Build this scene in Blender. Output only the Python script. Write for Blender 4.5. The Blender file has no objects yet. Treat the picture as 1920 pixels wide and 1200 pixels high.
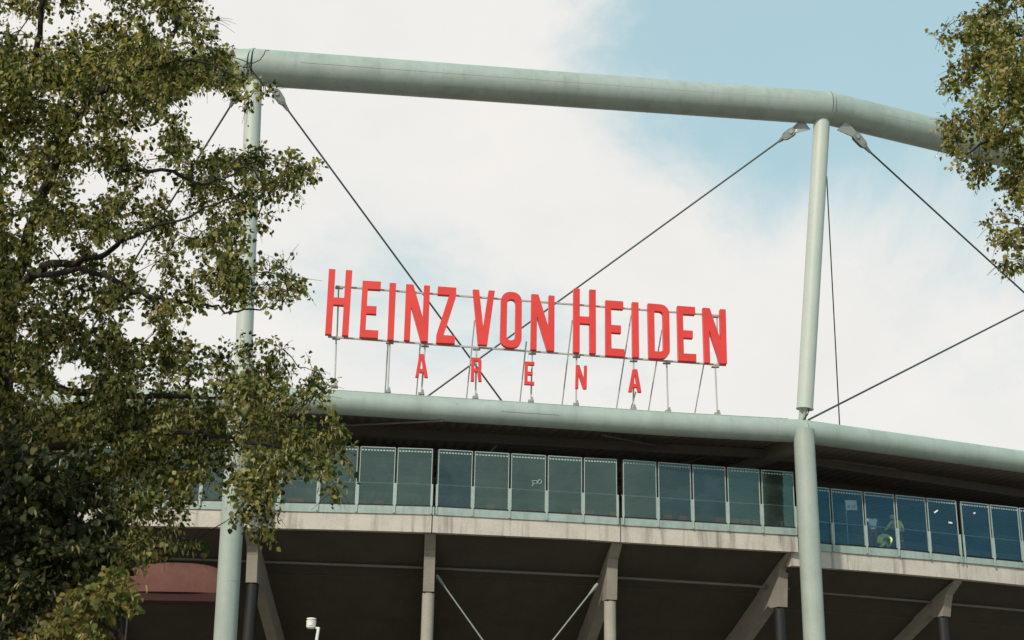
import bpy, bmesh, math, random
import numpy as np
from mathutils import Vector, Matrix

random.seed(7)
rng = np.random.default_rng(7)
sc = bpy.context.scene
col = sc.collection
R = math.radians

# ------------------------------------------------------------------ camera
F_PX, PITCH, ROLL = 2600.0, R(18.5), R(1.0)
CAM = Vector((0, 0, 1.6))
fwd = Vector((0, math.cos(PITCH), math.sin(PITCH)))
up0 = Vector((0, -math.sin(PITCH), math.cos(PITCH)))
rt0 = Vector((1, 0, 0))
rt = rt0 * math.cos(ROLL) + up0 * math.sin(ROLL)
up = -rt0 * math.sin(ROLL) + up0 * math.cos(ROLL)
cam_d = bpy.data.cameras.new('camera')
cam = bpy.data.objects.new('camera', cam_d)
col.objects.link(cam)
m = Matrix.Identity(4)
for i in range(3):
    m[i][0], m[i][1], m[i][2], m[i][3] = rt[i], up[i], -fwd[i], CAM[i]
cam.matrix_world = m
cam_d.sensor_width = 36
cam_d.lens = 36 * F_PX / 1920
cam_d.clip_end = 5000
cam_d.dof.use_dof = True
cam_d.dof.focus_distance = 60
cam_d.dof.aperture_fstop = 4.0
sc.camera = cam

# ------------------------------------------------------------------ sky, sun
SUN_EL, SUN_AZ = R(38), R(180 + 28)
w = bpy.data.worlds.new('World')
sc.world = w
w.use_nodes = True
nt = w.node_tree
nt.nodes.clear()
N = nt.nodes.new
L = nt.links.new
out = N('ShaderNodeOutputWorld'); bg = N('ShaderNodeBackground')
bg.inputs['Strength'].default_value = 0.1
sky = N('ShaderNodeTexSky'); sky.sky_type = 'NISHITA'; sky.sun_disc = False
sky.sun_elevation = SUN_EL; sky.sun_rotation = SUN_AZ
sky.dust_density = 1.0; sky.air_density = 1.0; sky.ozone_density = 1.0
tc = N('ShaderNodeTexCoord')
mp = N('ShaderNodeMapping'); mp.inputs['Location'].default_value = (2.15, 3.3, 7.9); mp.inputs['Scale'].default_value = (1.0, 1.0, 1.5)
L(tc.outputs['Generated'], mp.inputs['Vector'])
n1 = N('ShaderNodeTexNoise'); n1.inputs['Scale'].default_value = 3.6; n1.inputs['Detail'].default_value = 10; n1.inputs['Roughness'].default_value = 0.6; n1.inputs['Distortion'].default_value = 0.35
n2 = N('ShaderNodeTexNoise'); n2.inputs['Scale'].default_value = 11; n2.inputs['Detail'].default_value = 6; n2.inputs['Roughness'].default_value = 0.6
L(mp.outputs['Vector'], n1.inputs['Vector']); L(mp.outputs['Vector'], n2.inputs['Vector'])
# cloud bank lies to the left and low, clear sky to the right and high
dotn = N('ShaderNodeVectorMath'); dotn.operation = 'DOT_PRODUCT'
L(tc.outputs['Generated'], dotn.inputs[0]); dotn.inputs[1].default_value = (0.55, 0.0, 0.83)
mr = N('ShaderNodeMapRange'); mr.clamp = True
mr.inputs['From Min'].default_value = 0.36; mr.inputs['From Max'].default_value = 0.56
mr.inputs['To Min'].default_value = 0.30; mr.inputs['To Max'].default_value = -0.2
L(dotn.outputs['Value'], mr.inputs['Value'])
add = N('ShaderNodeMath'); add.operation = 'ADD'
L(n1.outputs['Fac'], add.inputs[0]); L(mr.outputs['Result'], add.inputs[1])
cov = N('ShaderNodeMapRange'); cov.interpolation_type = 'SMOOTHSTEP'
cov.inputs['From Min'].default_value = 0.45; cov.inputs['From Max'].default_value = 0.745
cov.inputs['To Min'].default_value = 0.15; cov.inputs['To Max'].default_value = 1.0
L(add.outputs[0], cov.inputs['Value'])
cc = N('ShaderNodeMix'); cc.data_type = 'RGBA'
L(n2.outputs['Fac'], cc.inputs['Factor'])
cc.inputs[6].default_value = (8.0, 8.1, 8.0, 1); cc.inputs[7].default_value = (9.5, 9.1, 8.6, 1)
tint = N('ShaderNodeMix'); tint.data_type = 'RGBA'; tint.blend_type = 'MULTIPLY'; tint.inputs['Factor'].default_value = 1
L(sky.outputs['Color'], tint.inputs[6]); tint.inputs[7].default_value = (2.0, 2.55, 1.8, 1)
blu = N('ShaderNodeMix'); blu.data_type = 'RGBA'; blu.inputs['Factor'].default_value = 0.75
L(tint.outputs[2], blu.inputs[6]); blu.inputs[7].default_value = (3.75, 5.95, 6.85, 1)
mx = N('ShaderNodeMix'); mx.data_type = 'RGBA'
L(cov.outputs['Result'], mx.inputs['Factor']); L(blu.outputs[2], mx.inputs[6]); L(cc.outputs[2], mx.inputs[7])
L(mx.outputs[2], bg.inputs['Color']); L(bg.outputs[0], out.inputs['Surface'])

sl = bpy.data.lights.new('sun', 'SUN'); sl.energy = 3.15; sl.angle = R(1.5); sl.color = (1.0, 0.91, 0.78)
so = bpy.data.objects.new('sun', sl); col.objects.link(so)
sdir = Vector((math.sin(SUN_AZ) * math.cos(SUN_EL), math.cos(SUN_AZ) * math.cos(SUN_EL), math.sin(SUN_EL)))
so.rotation_euler = sdir.to_track_quat('Z', 'Y').to_euler()
so.location = sdir * 200

vs = sc.view_settings
vs.view_transform = 'Standard'; vs.look = 'None'; vs.gamma = 1; vs.exposure = 0.0
vs.use_curve_mapping = False
sc.cycles.max_bounces = 8; sc.cycles.transparent_max_bounces = 16

# ------------------------------------------------------------------ helpers
def ray(px, py):
    return fwd + rt * ((px - 960) / F_PX) + up * ((600 - py) / F_PX)
def at(px, py, Y):
    d = ray(px, py)
    return CAM + d * (Y / d.y)
def at_z(px, py, z):
    d = ray(px, py)
    return CAM + d * ((z - CAM.z) / d.z)
def at_plane(px, py, p, n):
    d = ray(px, py)
    return CAM + d * ((p - CAM).dot(n) / d.dot(n))
def proj(P):
    v = Vector(P) - CAM
    z = v.dot(fwd)
    return 960 + F_PX * v.dot(rt) / z, 600 - F_PX * v.dot(up) / z
def proj_np(P):
    v = P - np.array(CAM)
    z = v @ np.array(fwd)
    return 960 + F_PX * (v @ np.array(rt)) / z, 600 - F_PX * (v @ np.array(up)) / z
def lin(tab, x):
    if x <= tab[0][0]:
        (a, b), (c, d) = tab[0], tab[1]
    elif x >= tab[-1][0]:
        (a, b), (c, d) = tab[-2], tab[-1]
    else:
        for (a, b), (c, d) in zip(tab, tab[1:]):
            if a <= x <= c:
                break
    return b + (d - b) * (x - a) / (c - a)

WO = {}
class MB:
    def __init__(s):
        s.v = []; s.f = []; s.sm = []
    def add(s, vs, fs, smooth=False):
        o = len(s.v)
        s.v += [Vector(v) for v in vs]
        s.f += [tuple(i + o for i in f) for f in fs]
        s.sm += [smooth] * len(fs)
        return s
    def path(s, pts, rads, n=12, caps=True, flat=1.0):
        pts = [Vector(p) for p in pts]
        k = len(pts)
        if not hasattr(rads, '__len__'):
            rads = [rads] * k
        rings = []
        x = None
        for i, p in enumerate(pts):
            t = (pts[min(i + 1, k - 1)] - pts[max(i - 1, 0)]).normalized()
            if x is None:
                a = Vector((0, 0, 1)) if abs(t.z) < .9 else Vector((0, 1, 0))
                x = a.cross(t).normalized()
            else:
                x = (x - t * x.dot(t)).normalized()
            y = t.cross(x)
            # keep the section true at bends
            rings.append([p + (x * math.cos(2 * math.pi * j / n) + y * math.sin(2 * math.pi * j / n) * flat) * rads[i] for j in range(n)])
        o = len(s.v)
        for r in rings:
            s.v += r
        for i in range(k - 1):
            for j in range(n):
                a, b = o + i * n + j, o + i * n + (j + 1) % n
                s.f.append((a, b, b + n, a + n)); s.sm.append(True)
        if caps:
            o2 = len(s.v)
            s.v += [v.copy() for v in rings[0]] + [v.copy() for v in rings[-1]]
            s.f.append(tuple(o2 + j for j in reversed(range(n)))); s.sm.append(False)
            s.f.append(tuple(o2 + n + j for j in range(n))); s.sm.append(False)
        return s
    def prism(s, poly, vec):
        """poly: list of points, extruded by vec"""
        p = [Vector(q) for q in poly]; n = len(p); vec = Vector(vec)
        vs_ = p + [q + vec for q in p]
        fs = [tuple(reversed(range(n))), tuple(range(n, 2 * n))]
        for i in range(n):
            j = (i + 1) % n
            fs.append((i, j, n + j, n + i))
        return s.add(vs_, fs)
    def hexa(s, a4, b4):
        """two quads, matching corners"""
        vs_ = [Vector(q) for q in a4] + [Vector(q) for q in b4]
        fs = [(3, 2, 1, 0), (4, 5, 6, 7)]
        for i in range(4):
            j = (i + 1) % 4
            fs.append((i, j, 4 + j, 4 + i))
        return s.add(vs_, fs)
    def box(s, c, sx, sy, sz, rz=0.0):
        ca, sa = math.cos(rz), math.sin(rz)
        c = Vector(c)
        P = []
        for z in (-sz / 2, sz / 2):
            for x, y in ((-sx / 2, -sy / 2), (sx / 2, -sy / 2), (sx / 2, sy / 2), (-sx / 2, sy / 2)):
                P.append(c + Vector((x * ca - y * sa, x * sa + y * ca, z)))
        return s.hexa(P[:4], P[4:])
    def build(s, name, mat, parent=None, origin=None, fixn=True):
        me = bpy.data.meshes.new(name)
        if parent is not None:
            o_ = WO[parent.name]
        else:
            o_ = Vector(origin) if origin is not None else Vector((0, 0, 0))
        me.from_pydata([v - o_ for v in s.v], [], s.f)
        me.polygons.foreach_set('use_smooth', s.sm)
        if fixn:
            bm = bmesh.new(); bm.from_mesh(me)
            bmesh.ops.recalc_face_normals(bm, faces=bm.faces)
            bm.to_mesh(me); bm.free()
        me.materials.append(mat)
        ob = bpy.data.objects.new(name, me)
        col.objects.link(ob)
        if parent is not None:
            ob.parent = parent
        else:
            ob.location = o_
        WO[ob.name] = o_
        return ob
def tag(o, label=None, cat=None, group=None, kind=None):
    if label: o['label'] = label
    if cat: o['category'] = cat
    if group: o['group'] = group
    if kind: o['kind'] = kind
    return o
def thing(name, loc, label, cat, group=None):
    o = bpy.data.objects.new(name, None); col.objects.link(o)
    o.location = loc; o.empty_display_size = .3
    WO[o.name] = Vector(loc)
    return tag(o, label, cat, group)

# ------------------------------------------------------------------ materials
def nodes(name):
    mt = bpy.data.materials.new(name); mt.use_nodes = True
    t = mt.node_tree
    return mt, t, t.nodes['Principled BSDF']
def paint(name, c, c2=None, rough=.5, scale=1.5, stretch=(1, 1, 1), spots=0.0, spot_c=(.05, .05, .04), bump=0.0, metal=0.0, streak=0.0, streak_c=(.08, .075, .065), fine=0.12):
    mt, t, b = nodes(name)
    n = t.nodes.new; l = t.links.new
    g = n('ShaderNodeNewGeometry')
    mpn = n('ShaderNodeMapping'); mpn.inputs['Scale'].default_value = stretch
    l(g.outputs['Position'], mpn.inputs['Vector'])
    a = n('ShaderNodeTexNoise'); a.inputs['Scale'].default_value = scale; a.inputs['Detail'].default_value = 8; a.inputs['Roughness'].default_value = .62
    l(mpn.outputs[0], a.inputs['Vector'])
    mr_ = n('ShaderNodeMapRange'); mr_.inputs['From Min'].default_value = .3; mr_.inputs['From Max'].default_value = .7
    l(a.outputs['Fac'], mr_.inputs['Value'])
    x = n('ShaderNodeMix'); x.data_type = 'RGBA'
    l(mr_.outputs[0], x.inputs['Factor'])
    c2 = c2 or tuple(v * .82 for v in c)
    x.inputs[6].default_value = (*c, 1); x.inputs[7].default_value = (*c2, 1)
    last = x.outputs[2]
    if fine:
        f = n('ShaderNodeTexNoise'); f.inputs['Scale'].default_value = 26; f.inputs['Detail'].default_value = 4
        l(g.outputs['Position'], f.inputs['Vector'])
        fm = n('ShaderNodeMapRange'); fm.inputs['From Min'].default_value = .3; fm.inputs['From Max'].default_value = .7
        fm.inputs['To Min'].default_value = 1 - fine; fm.inputs['To Max'].default_value = 1 + fine
        l(f.outputs['Fac'], fm.inputs['Value'])
        vm = n('ShaderNodeVectorMath'); vm.operation = 'SCALE'
        l(last, vm.inputs[0]); l(fm.outputs[0], vm.inputs['Scale'])
        last = vm.outputs[0]
    def over(fac_out, colr):
        nonlocal last
        y = n('ShaderNodeMix'); y.data_type = 'RGBA'
        l(fac_out, y.inputs['Factor']); l(last, y.inputs[6]); y.inputs[7].default_value = (*colr, 1)
        last = y.outputs[2]
    if spots:
        s_ = n('ShaderNodeTexNoise'); s_.inputs['Scale'].default_value = 5.5; s_.inputs['Detail'].default_value = 5; s_.inputs['Roughness'].default_value = .7
        l(g.outputs['Position'], s_.inputs['Vector'])
        q = n('ShaderNodeMapRange'); q.inputs['From Min'].default_value = .63; q.inputs['From Max'].default_value = .74; q.inputs['To Max'].default_value = spots
        l(s_.outputs['Fac'], q.inputs['Value']); over(q.outputs[0], spot_c)
    if streak:
        m2 = n('ShaderNodeMapping'); m2.inputs['Scale'].default_value = (2.6, 2.6, .22)
        l(g.outputs['Position'], m2.inputs['Vector'])
        s_ = n('ShaderNodeTexNoise'); s_.inputs['Scale'].default_value = 1.0; s_.inputs['Detail'].default_value = 7; s_.inputs['Roughness'].default_value = .66
        l(m2.outputs[0], s_.inputs['Vector'])
        q = n('ShaderNodeMapRange'); q.inputs['From Min'].default_value = .5; q.inputs['From Max'].default_value = .74; q.inputs['To Max'].default_value = streak
        l(s_.outputs['Fac'], q.inputs['Value']); over(q.outputs[0], streak_c)
    l(last, b.inputs['Base Color'])
    b.inputs['Roughness'].default_value = rough; b.inputs['Metallic'].default_value = metal
    if bump:
        bp = n('ShaderNodeBump'); bp.inputs['Strength'].default_value = bump; bp.inputs['Distance'].default_value = .02
        f2 = n('ShaderNodeTexNoise'); f2.inputs['Scale'].default_value = 14; f2.inputs['Detail'].default_value = 6
        l(g.outputs['Position'], f2.inputs['Vector']); l(f2.outputs['Fac'], bp.inputs['Height']); l(bp.outputs[0], b.inputs['Normal'])
    return mt

M = {}
M['tube'] = paint('grey_green_paint', (.36, .435, .40), (.27, .345, .31), .5, .7, spots=.45, spot_c=(.12, .13, .11), streak=.35, streak_c=(.17, .19, .155), fine=.06)
M['mast'] = paint('mast_paint', (.36, .41, .37), (.29, .345, .305), .5, .7, spots=.4, spot_c=(.14, .14, .12), streak=.3, streak_c=(.2, .21, .17), fine=.07)
M['weld'] = paint('weld_paint', (.36, .42, .38), None, .5)
M['steel'] = paint('galvanised_steel', (.36, .40, .38), (.27, .30, .29), .45, 4, metal=.2)
M['fork'] = paint('fork_paint', (.27, .30, .28), (.16, .18, .17), .5, 4)
M['cable'] = paint('cable_steel', (.045, .075, .07), (.03, .05, .047), .45, 3)
M['red'] = paint('red_acrylic', (.71, .047, .037), (.60, .036, .029), .35, .7, spots=.25, spot_c=(.8, .2, .16), fine=.04)
M['red_return'] = paint('red_return', (.80, .035, .03), (.66, .03, .025), .4, 1.2, fine=.05)
M['rail'] = paint('sign_rail', (.46, .49, .46), None, .5)
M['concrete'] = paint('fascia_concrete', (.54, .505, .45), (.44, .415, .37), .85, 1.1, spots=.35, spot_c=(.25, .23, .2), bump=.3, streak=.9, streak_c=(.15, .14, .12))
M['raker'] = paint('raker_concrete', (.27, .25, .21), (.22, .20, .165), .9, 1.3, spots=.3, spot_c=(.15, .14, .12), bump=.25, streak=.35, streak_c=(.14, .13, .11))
M['pier'] = paint('pier_concrete', (.36, .335, .285), (.30, .275, .23), .85, 1.2, spots=.25, spot_c=(.2, .19, .16), streak=.3, streak_c=(.2, .19, .16))
M['black'] = paint('black_paint', (.012, .012, .011), None, .6)
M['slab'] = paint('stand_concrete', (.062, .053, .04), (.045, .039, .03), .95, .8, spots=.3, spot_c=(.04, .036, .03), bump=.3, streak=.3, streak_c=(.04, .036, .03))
M['deck'] = paint('deck_metal', (.2, .17, .14), (.155, .135, .11), .8, .8)
M['deck_rib'] = paint('deck_beam', (.15, .13, .11), None, .8, .8)
M['truss'] = paint('truss_paint', (.15, .14, .12), (.11, .10, .09), .6)
M['frame'] = paint('screen_frame', (.34, .42, .39), (.28, .35, .33), .5, 3)
M['channel'] = paint('screen_channel', (.34, .43, .40), (.25, .33, .31), .5, 2.0, spots=.3, spot_c=(.12, .14, .13), streak=.5, streak_c=(.12, .14, .13))
M['brace'] = paint('brace_paint', (.25, .29, .27), (.2, .24, .22), .5)
M['gasket'] = paint('dark_gasket', (.015, .014, .012), None, .7)
M['dash'] = paint('white_print', (.42, .55, .52), None, .5)
M['sticker'] = paint('white_sticker', (.8, .82, .8), None, .5)
M['seat'] = paint('seat_plastic', (.55, .09, .06), None, .5)
M['placard'] = paint('placard_white', (.78, .80, .76), None, .6)
M['ink'] = paint('dark_print', (.03, .04, .04), None, .7)
M['lamp'] = paint('lamp_white', (.72, .72, .66), (.6, .6, .55), .5)
M['pole'] = paint('pole_white', (.74, .78, .74), None, .5)
M['canopy'] = paint('canopy_red', (.13, .055, .043), (.10, .039, .03), .95, .9, streak=.3, streak_c=(.2, .11, .09))
M['ground'] = paint('paving', (.23, .20, .165), (.18, .16, .13), .9, .4, bump=.2)
M['bark'] = paint('bark', (.026, .021, .016), (.014, .011, .009), .95, 6, stretch=(1, 1, .25), bump=.6, fine=.25)
M['hivis'] = paint('hivis_fabric', (.88, .86, .26), (.82, .80, .22), .8, 6)
M['maroon'] = paint('maroon_fabric', (.28, .05, .08), None, .85, 6)
M['white_cloth'] = paint('white_fabric', (.86, .87, .87), (.76, .78, .8), .85, 6)
M['skin'] = paint('skin', (.45, .26, .19), None, .6)
M['hair'] = paint('hair', (.03, .02, .015), None, .7)
M['silver'] = paint('reflective_tape', (.6, .62, .6), None, .35)

def glass_mat(name='tinted_glass', tint=(.80, .95, .92), gloss=(.60, 1.0, .97), k=1.6, grime=.09):
    mt, t, b = nodes(name)
    n = t.nodes.new; l = t.links.new
    t.nodes.remove(b)
    o = t.nodes['Material Output']
    tr = n('ShaderNodeBsdfTransparent'); tr.inputs['Color'].default_value = (*tint, 1)
    gl = n('ShaderNodeBsdfGlossy'); gl.inputs['Roughness'].default_value = .03; gl.inputs['Color'].default_value = (*gloss, 1)
    fr = n('ShaderNodeFresnel'); fr.inputs['IOR'].default_value = 1.62
    ml = n('ShaderNodeMath'); ml.operation = 'MULTIPLY'; ml.inputs[1].default_value = k
    l(fr.outputs[0], ml.inputs[0])
    g = n('ShaderNodeNewGeometry')
    nz = n('ShaderNodeTexNoise'); nz.inputs['Scale'].default_value = 1.3; nz.inputs['Detail'].default_value = 2
    l(g.outputs['Position'], nz.inputs['Vector'])
    bp = n('ShaderNodeBump'); bp.inputs['Strength'].default_value = .12; bp.inputs['Distance'].default_value = .05
    l(nz.outputs['Fac'], bp.inputs['Height']); l(bp.outputs[0], gl.inputs['Normal'])
    x = n('ShaderNodeMixShader')
    l(ml.outputs[0], x.inputs[0]); l(tr.outputs[0], x.inputs[1]); l(gl.outputs[0], x.inputs[2])
    # thin film of grime on the pane
    df = n('ShaderNodeBsdfDiffuse'); df.inputs['Color'].default_value = (.30, .42, .38, 1)
    x2 = n('ShaderNodeMixShader'); 
    gr = n('ShaderNodeTexNoise'); gr.inputs['Scale'].default_value = .9; gr.inputs['Detail'].default_value = 7; gr.inputs['Roughness'].default_value = .65
    l(g.outputs['Position'], gr.inputs['Vector'])
    gm = n('ShaderNodeMapRange'); gm.inputs['From Min'].default_value = .35; gm.inputs['From Max'].default_value = .7; gm.inputs['To Min'].default_value = .02; gm.inputs['To Max'].default_value = grime
    l(gr.outputs['Fac'], gm.inputs['Value']); l(gm.outputs[0], x2.inputs[0])
    l(x.outputs[0], x2.inputs[1]); l(df.outputs[0], x2.inputs[2]); l(x2.outputs[0], o.inputs['Surface'])
    return mt
M['glass'] = glass_mat()
M['glass_mid'] = glass_mat('teal_blue_reflection_glass', (.82, .96, .97), (.44, .84, .98), 1.3)  # part of a blue sky reflection put into the gloss colour
M['glass_blue'] = glass_mat('blue_reflection_glass', (.84, .97, 1.0), (.17, .66, 1.0), 1.4, .045)  # blue sky reflection put into the glass colours

def leaf_mat(name, stops, trans=.32):
    mt, t, b = nodes(name)
    n = t.nodes.new; l = t.links.new
    o = t.nodes['Material Output']
    g = n('ShaderNodeNewGeometry'); oi = n('ShaderNodeObjectInfo')
    a = n('ShaderNodeMath'); a.operation = 'ADD'; l(g.outputs['Random Per Island'], a.inputs[0]); l(oi.outputs['Random'], a.inputs[1])
    fr = n('ShaderNodeMath'); fr.operation = 'FRACT'; l(a.outputs[0], fr.inputs[0])
    rp = n('ShaderNodeValToRGB'); e = rp.color_ramp.elements
    while len(e) < len(stops): e.new(.5)
    for el, (p, c) in zip(e, stops):
        el.position = p; el.color = (*c, 1)
    l(fr.outputs[0], rp.inputs[0])
    nz = n('ShaderNodeTexNoise'); nz.inputs['Scale'].default_value = 1.1; nz.inputs['Detail'].default_value = 3
    l(g.outputs['Position'], nz.inputs['Vector'])
    sc_ = n('ShaderNodeMapRange'); sc_.inputs['From Min'].default_value = .3; sc_.inputs['From Max'].default_value = .7; sc_.inputs['To Min'].default_value = .75; sc_.inputs['To Max'].default_value = 1.25
    l(nz.outputs['Fac'], sc_.inputs['Value'])
    vm = n('ShaderNodeVectorMath'); vm.operation = 'SCALE'; l(rp.outputs[0], vm.inputs[0]); l(sc_.outputs[0], vm.inputs['Scale'])
    l(vm.outputs[0], b.inputs['Base Color']); b.inputs['Roughness'].default_value = .55; b.inputs['Specular IOR Level'].default_value = .22
    tl = n('ShaderNodeBsdfTranslucent')
    tm = n('ShaderNodeMix'); tm.data_type = 'RGBA'; tm.blend_type = 'MULTIPLY'; tm.inputs['Factor'].default_value = 1
    l(vm.outputs[0], tm.inputs[6]); tm.inputs[7].default_value = (1.5, 1.35, .6, 1)
    l(tm.outputs[2], tl.inputs['Color'])
    x = n('ShaderNodeMixShader'); x.inputs[0].default_value = trans
    l(b.outputs[0], x.inputs[1]); l(tl.outputs[0], x.inputs[2]); l(x.outputs[0], o.inputs['Surface'])
    return mt
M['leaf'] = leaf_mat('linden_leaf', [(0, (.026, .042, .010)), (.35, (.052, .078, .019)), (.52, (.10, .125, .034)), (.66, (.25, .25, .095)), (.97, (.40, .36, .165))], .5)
M['leaf_shaded'] = leaf_mat('linden_leaf_shaded', [(0, (.018, .026, .009)), (.5, (.035, .043, .014)), (.85, (.065, .07, .026)), (.97, (.12, .11, .045))], .3)  # shade of the lower crown put into the leaf colour
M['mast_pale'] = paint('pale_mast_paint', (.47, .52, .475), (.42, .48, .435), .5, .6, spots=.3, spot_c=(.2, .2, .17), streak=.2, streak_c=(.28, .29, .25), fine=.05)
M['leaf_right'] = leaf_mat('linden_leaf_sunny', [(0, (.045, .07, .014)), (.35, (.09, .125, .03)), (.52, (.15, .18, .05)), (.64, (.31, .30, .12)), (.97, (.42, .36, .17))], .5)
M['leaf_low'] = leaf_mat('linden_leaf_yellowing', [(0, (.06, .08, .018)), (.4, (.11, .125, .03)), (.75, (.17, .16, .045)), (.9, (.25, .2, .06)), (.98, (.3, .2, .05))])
M['bract'] = leaf_mat('linden_bract', [(0, (.30, .29, .14)), (.5, (.42, .38, .20)), (1, (.52, .45, .27))], .45)
M['red_leaf'] = leaf_mat('red_leaf', [(0, (.3, .03, .02)), (1, (.4, .1, .04))])

# ------------------------------------------------------------------ ground
g = MB(); S = 2200
g.add([(-S, -S, 0), (S, -S, 0), (S, S, 0), (-S, S, 0)], [(0, 1, 2, 3)])
tag(g.build('ground', M['ground']), kind='structure')

# ------------------------------------------------------------------ stadium
YT = [(-900, 70), (-400, 63), (476, 57.6), (1510, 60.6), (1920, 65.2), (2900, 80)]
YFM = [(-500, 62), (200, 59.3), (455, 59.1), (812, 59.26), (1163, 60.6), (1497, 62.2)]
YFR = [(1480, 62.35), (1800, 65.0), (1920, 66.3), (2600, 76)]
HEAD = [(-500, 22), (200, 7), (455, 1), (812, -3), (1163, -11), (1491, -20), (1800, -28), (2600, -42)]
PT = [(-500, 838), (200, 832), (525, 834.5), (671, 837), (812, 842), (1090, 858), (1163, 861.5), (1491, 885.5)]
PB = [(-500, 936), (200, 935), (350, 939), (600, 945), (812, 950.6), (1090, 966), (1163, 971), (1491, 990.7)]
CB = [(-500, 951), (200, 950), (350, 954), (600, 960), (810, 965), (1100, 980.5), (1163, 984.5), (1497, 1004)]
FB = [(-500, 985), (200, 984), (350, 987), (600, 992), (810, 998), (1100, 1011), (1163, 1016), (1497, 1035)]
PTR = [(1497, 909), (1559, 916), (1680, 928), (1798, 939.5), (1914, 952), (2600, 1030)]
PBR = [(1497, 1016), (1540, 1020), (1680, 1030.5), (1798, 1043), (1914, 1054.5), (2600, 1122)]
CBR = [(1485, 1029.5), (1540, 1033), (1640, 1041.5), (1798, 1054), (1920, 1066), (2600, 1133)]
FBR = [(1485, 1060.5), (1540, 1064), (1640, 1071.5), (1800, 1085), (1920, 1097), (2600, 1163)]

stadium = thing('stadium', (4, 62, 0), 'concrete and steel stadium with pale green tubes above glass screens', 'stadium')

def part(mb, name, mat, parent=None, label=None, fixn=True):
    o = mb.build(name, mat, parent or stadium, fixn=fixn)
    if label: o['label'] = label
    return o

# upper ring tube: nodes on the mast heads
uA = at(476, 126, 57.6); uB = at(1552, 203, 60.3); uL = at(-420, 148, 63); uR = at(2450, 420, 71); uLL = at(-1500, 330, 84)
def rad_px(px, py, Y, h):
    p = at(px, py, Y); return h / 2 / F_PX * (p - CAM).dot(fwd)
rU = rad_px(476, 126, 57.6, 69)
rU2 = rad_px(1552, 203, 60.3, 62)
def tube_part(name, mat, a, b, ra, rb, n=40, parent=None, label=None, seams=True):
    mb = MB(); k = 8
    mb.path([a.lerp(b, i / k) for i in range(k + 1)], [ra + (rb - ra) * i / k for i in range(k + 1)], n)
    return part(mb, name, mat, parent, label)
for a, b, ra, rb in ((uL, uA, rU, rU), (uA, uB, rU, rU2), (uB, uR, rU2, rU2 * 1.02), (uLL, uL, rU, rU)):
    t_ = tube_part('upper_ring_tube', M['tube'], a, b, ra, rb)
    # faint seam along the tube and joints across it
    dv = (b - a)
    for q in (.32, .68):
        mb = MB(); c = a + dv * q; u = dv.normalized(); rr = ra + (rb - ra) * q
        mb.path([c - u * .012, c + u * .012], rr + .007, 40)
        part(mb, 'weld_seam', M['weld'], t_)
    cdir = (CAM - a.lerp(b, .5)); cdir = (cdir - dv.normalized() * cdir.dot(dv.normalized())).normalized(); cup = dv.normalized().cross(cdir)
    if cup.z < 0: cup = -cup
    mb = MB(); off_ = (cdir * .9 + cup * .43)
    mb.path([a.lerp(b, .08) + off_ * (ra + .002), a.lerp(b, .5) + off_ * ((ra + rb) / 2 + .002), a.lerp(b, .93) + off_ * (rb + .002)], .006, 6)
    part(mb, 'weld_seam', M['weld'], t_)
def collar(c, d, r, parent=None, wd=.05):
    mb = MB(); d = d.normalized()
    mb.path([c - d * wd, c + d * wd], r + .012, 40)
    return part(mb, 'weld_collar', M['tube'], parent)
collar(uA, (uB - uL), rU + .015); collar(uB, (uR - uA), rU2 + .015)

# lower roof-edge beam
bA = at(452, 747, 57.6); bB = at(1509, 809, 60.6); bL = at(-420, 770, 63); bR = at(2450, 962, 72.5)
bM = [at(640, 755, lin(YT, 640)), at(980, 777, lin(YT, 980)), at(1250, 795, lin(YT, 1250))]
rB = .52
def beam(pts, r, n=40):
    mb = MB(); mb.path(pts, r, n)
    return part(mb, 'roof_edge_beam', M['tube'])
b1 = beam([bL, bL.lerp(bA, .5), bA], rB)
b2 = beam([bA] + bM + [bB], rB)
b3 = beam([bB, at(1920, 866, 65.2), bR], rB)
for bb, (xa, xb) in ((b2, (941, 1048)),):
    pa, pb = at(xa, 771.5, lin(YT, xa) - rB), at(xb, 778.5, lin(YT, xb) - rB)
    mb = MB(); mb.path([pa, pb], .008, 6); part(mb, 'cover_edge', M['gasket'], bb)
# flashing on top of the beam
mb = MB()
for p, q in zip([bA] + bM, bM + [bB.lerp(bM[-1], .12)]):
    d = Vector((0, .12, 0)); t_ = Vector((0, 0, .02))
    hp, hq = p + Vector((0, 0, rB - .004)), q + Vector((0, 0, rB - .004))
    mb.hexa([hp - d, hq - d, hq + d, hp + d], [hp - d + t_, hq - d + t_, hq + d + t_, hp + d + t_])
part(mb, 'beam_flashing', M['rail'], b2)
collar(bB, bR - bA, rB + .005); collar(bA, bB - bL, rB + .005)

# columns below, masts above
def vcol(px, py, px2, py2, Y, r, zt):
    p = at(px, py, Y); q = at(px2, py2, Y)
    d = (q - p) / (q.z - p.z)
    return [p + d * (z - p.z) for z in (0, zt * .25, zt * .5, zt * .75, zt)]
for (xa, ya, xb, yb, Y, zt, c, lb) in (
        (434.5, 990, 422, 1200, 57.5, bA.z, bA, 'round white column seen between the branches'),
        (1508.5, 840, 1527, 1200, 60.5, bB.z, bB, 'round pale green column right of the lettering')):
    pts = vcol(xa, ya, xb, yb, Y - .22, .46, zt)
    mb = MB(); mb.path(pts, [.465, .465, .465, .465, .46], 40)
    o = part(mb, 'column', M['mast'], label=lb)
    for q in (1, 2, 3):
        c_ = pts[q] + Vector((0, 0, .7)); mb = MB(); mb.path([c_, c_ + Vector((0, 0, .02))], .467, 40)
        part(mb, 'joint_line', M['weld'], o)
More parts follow.
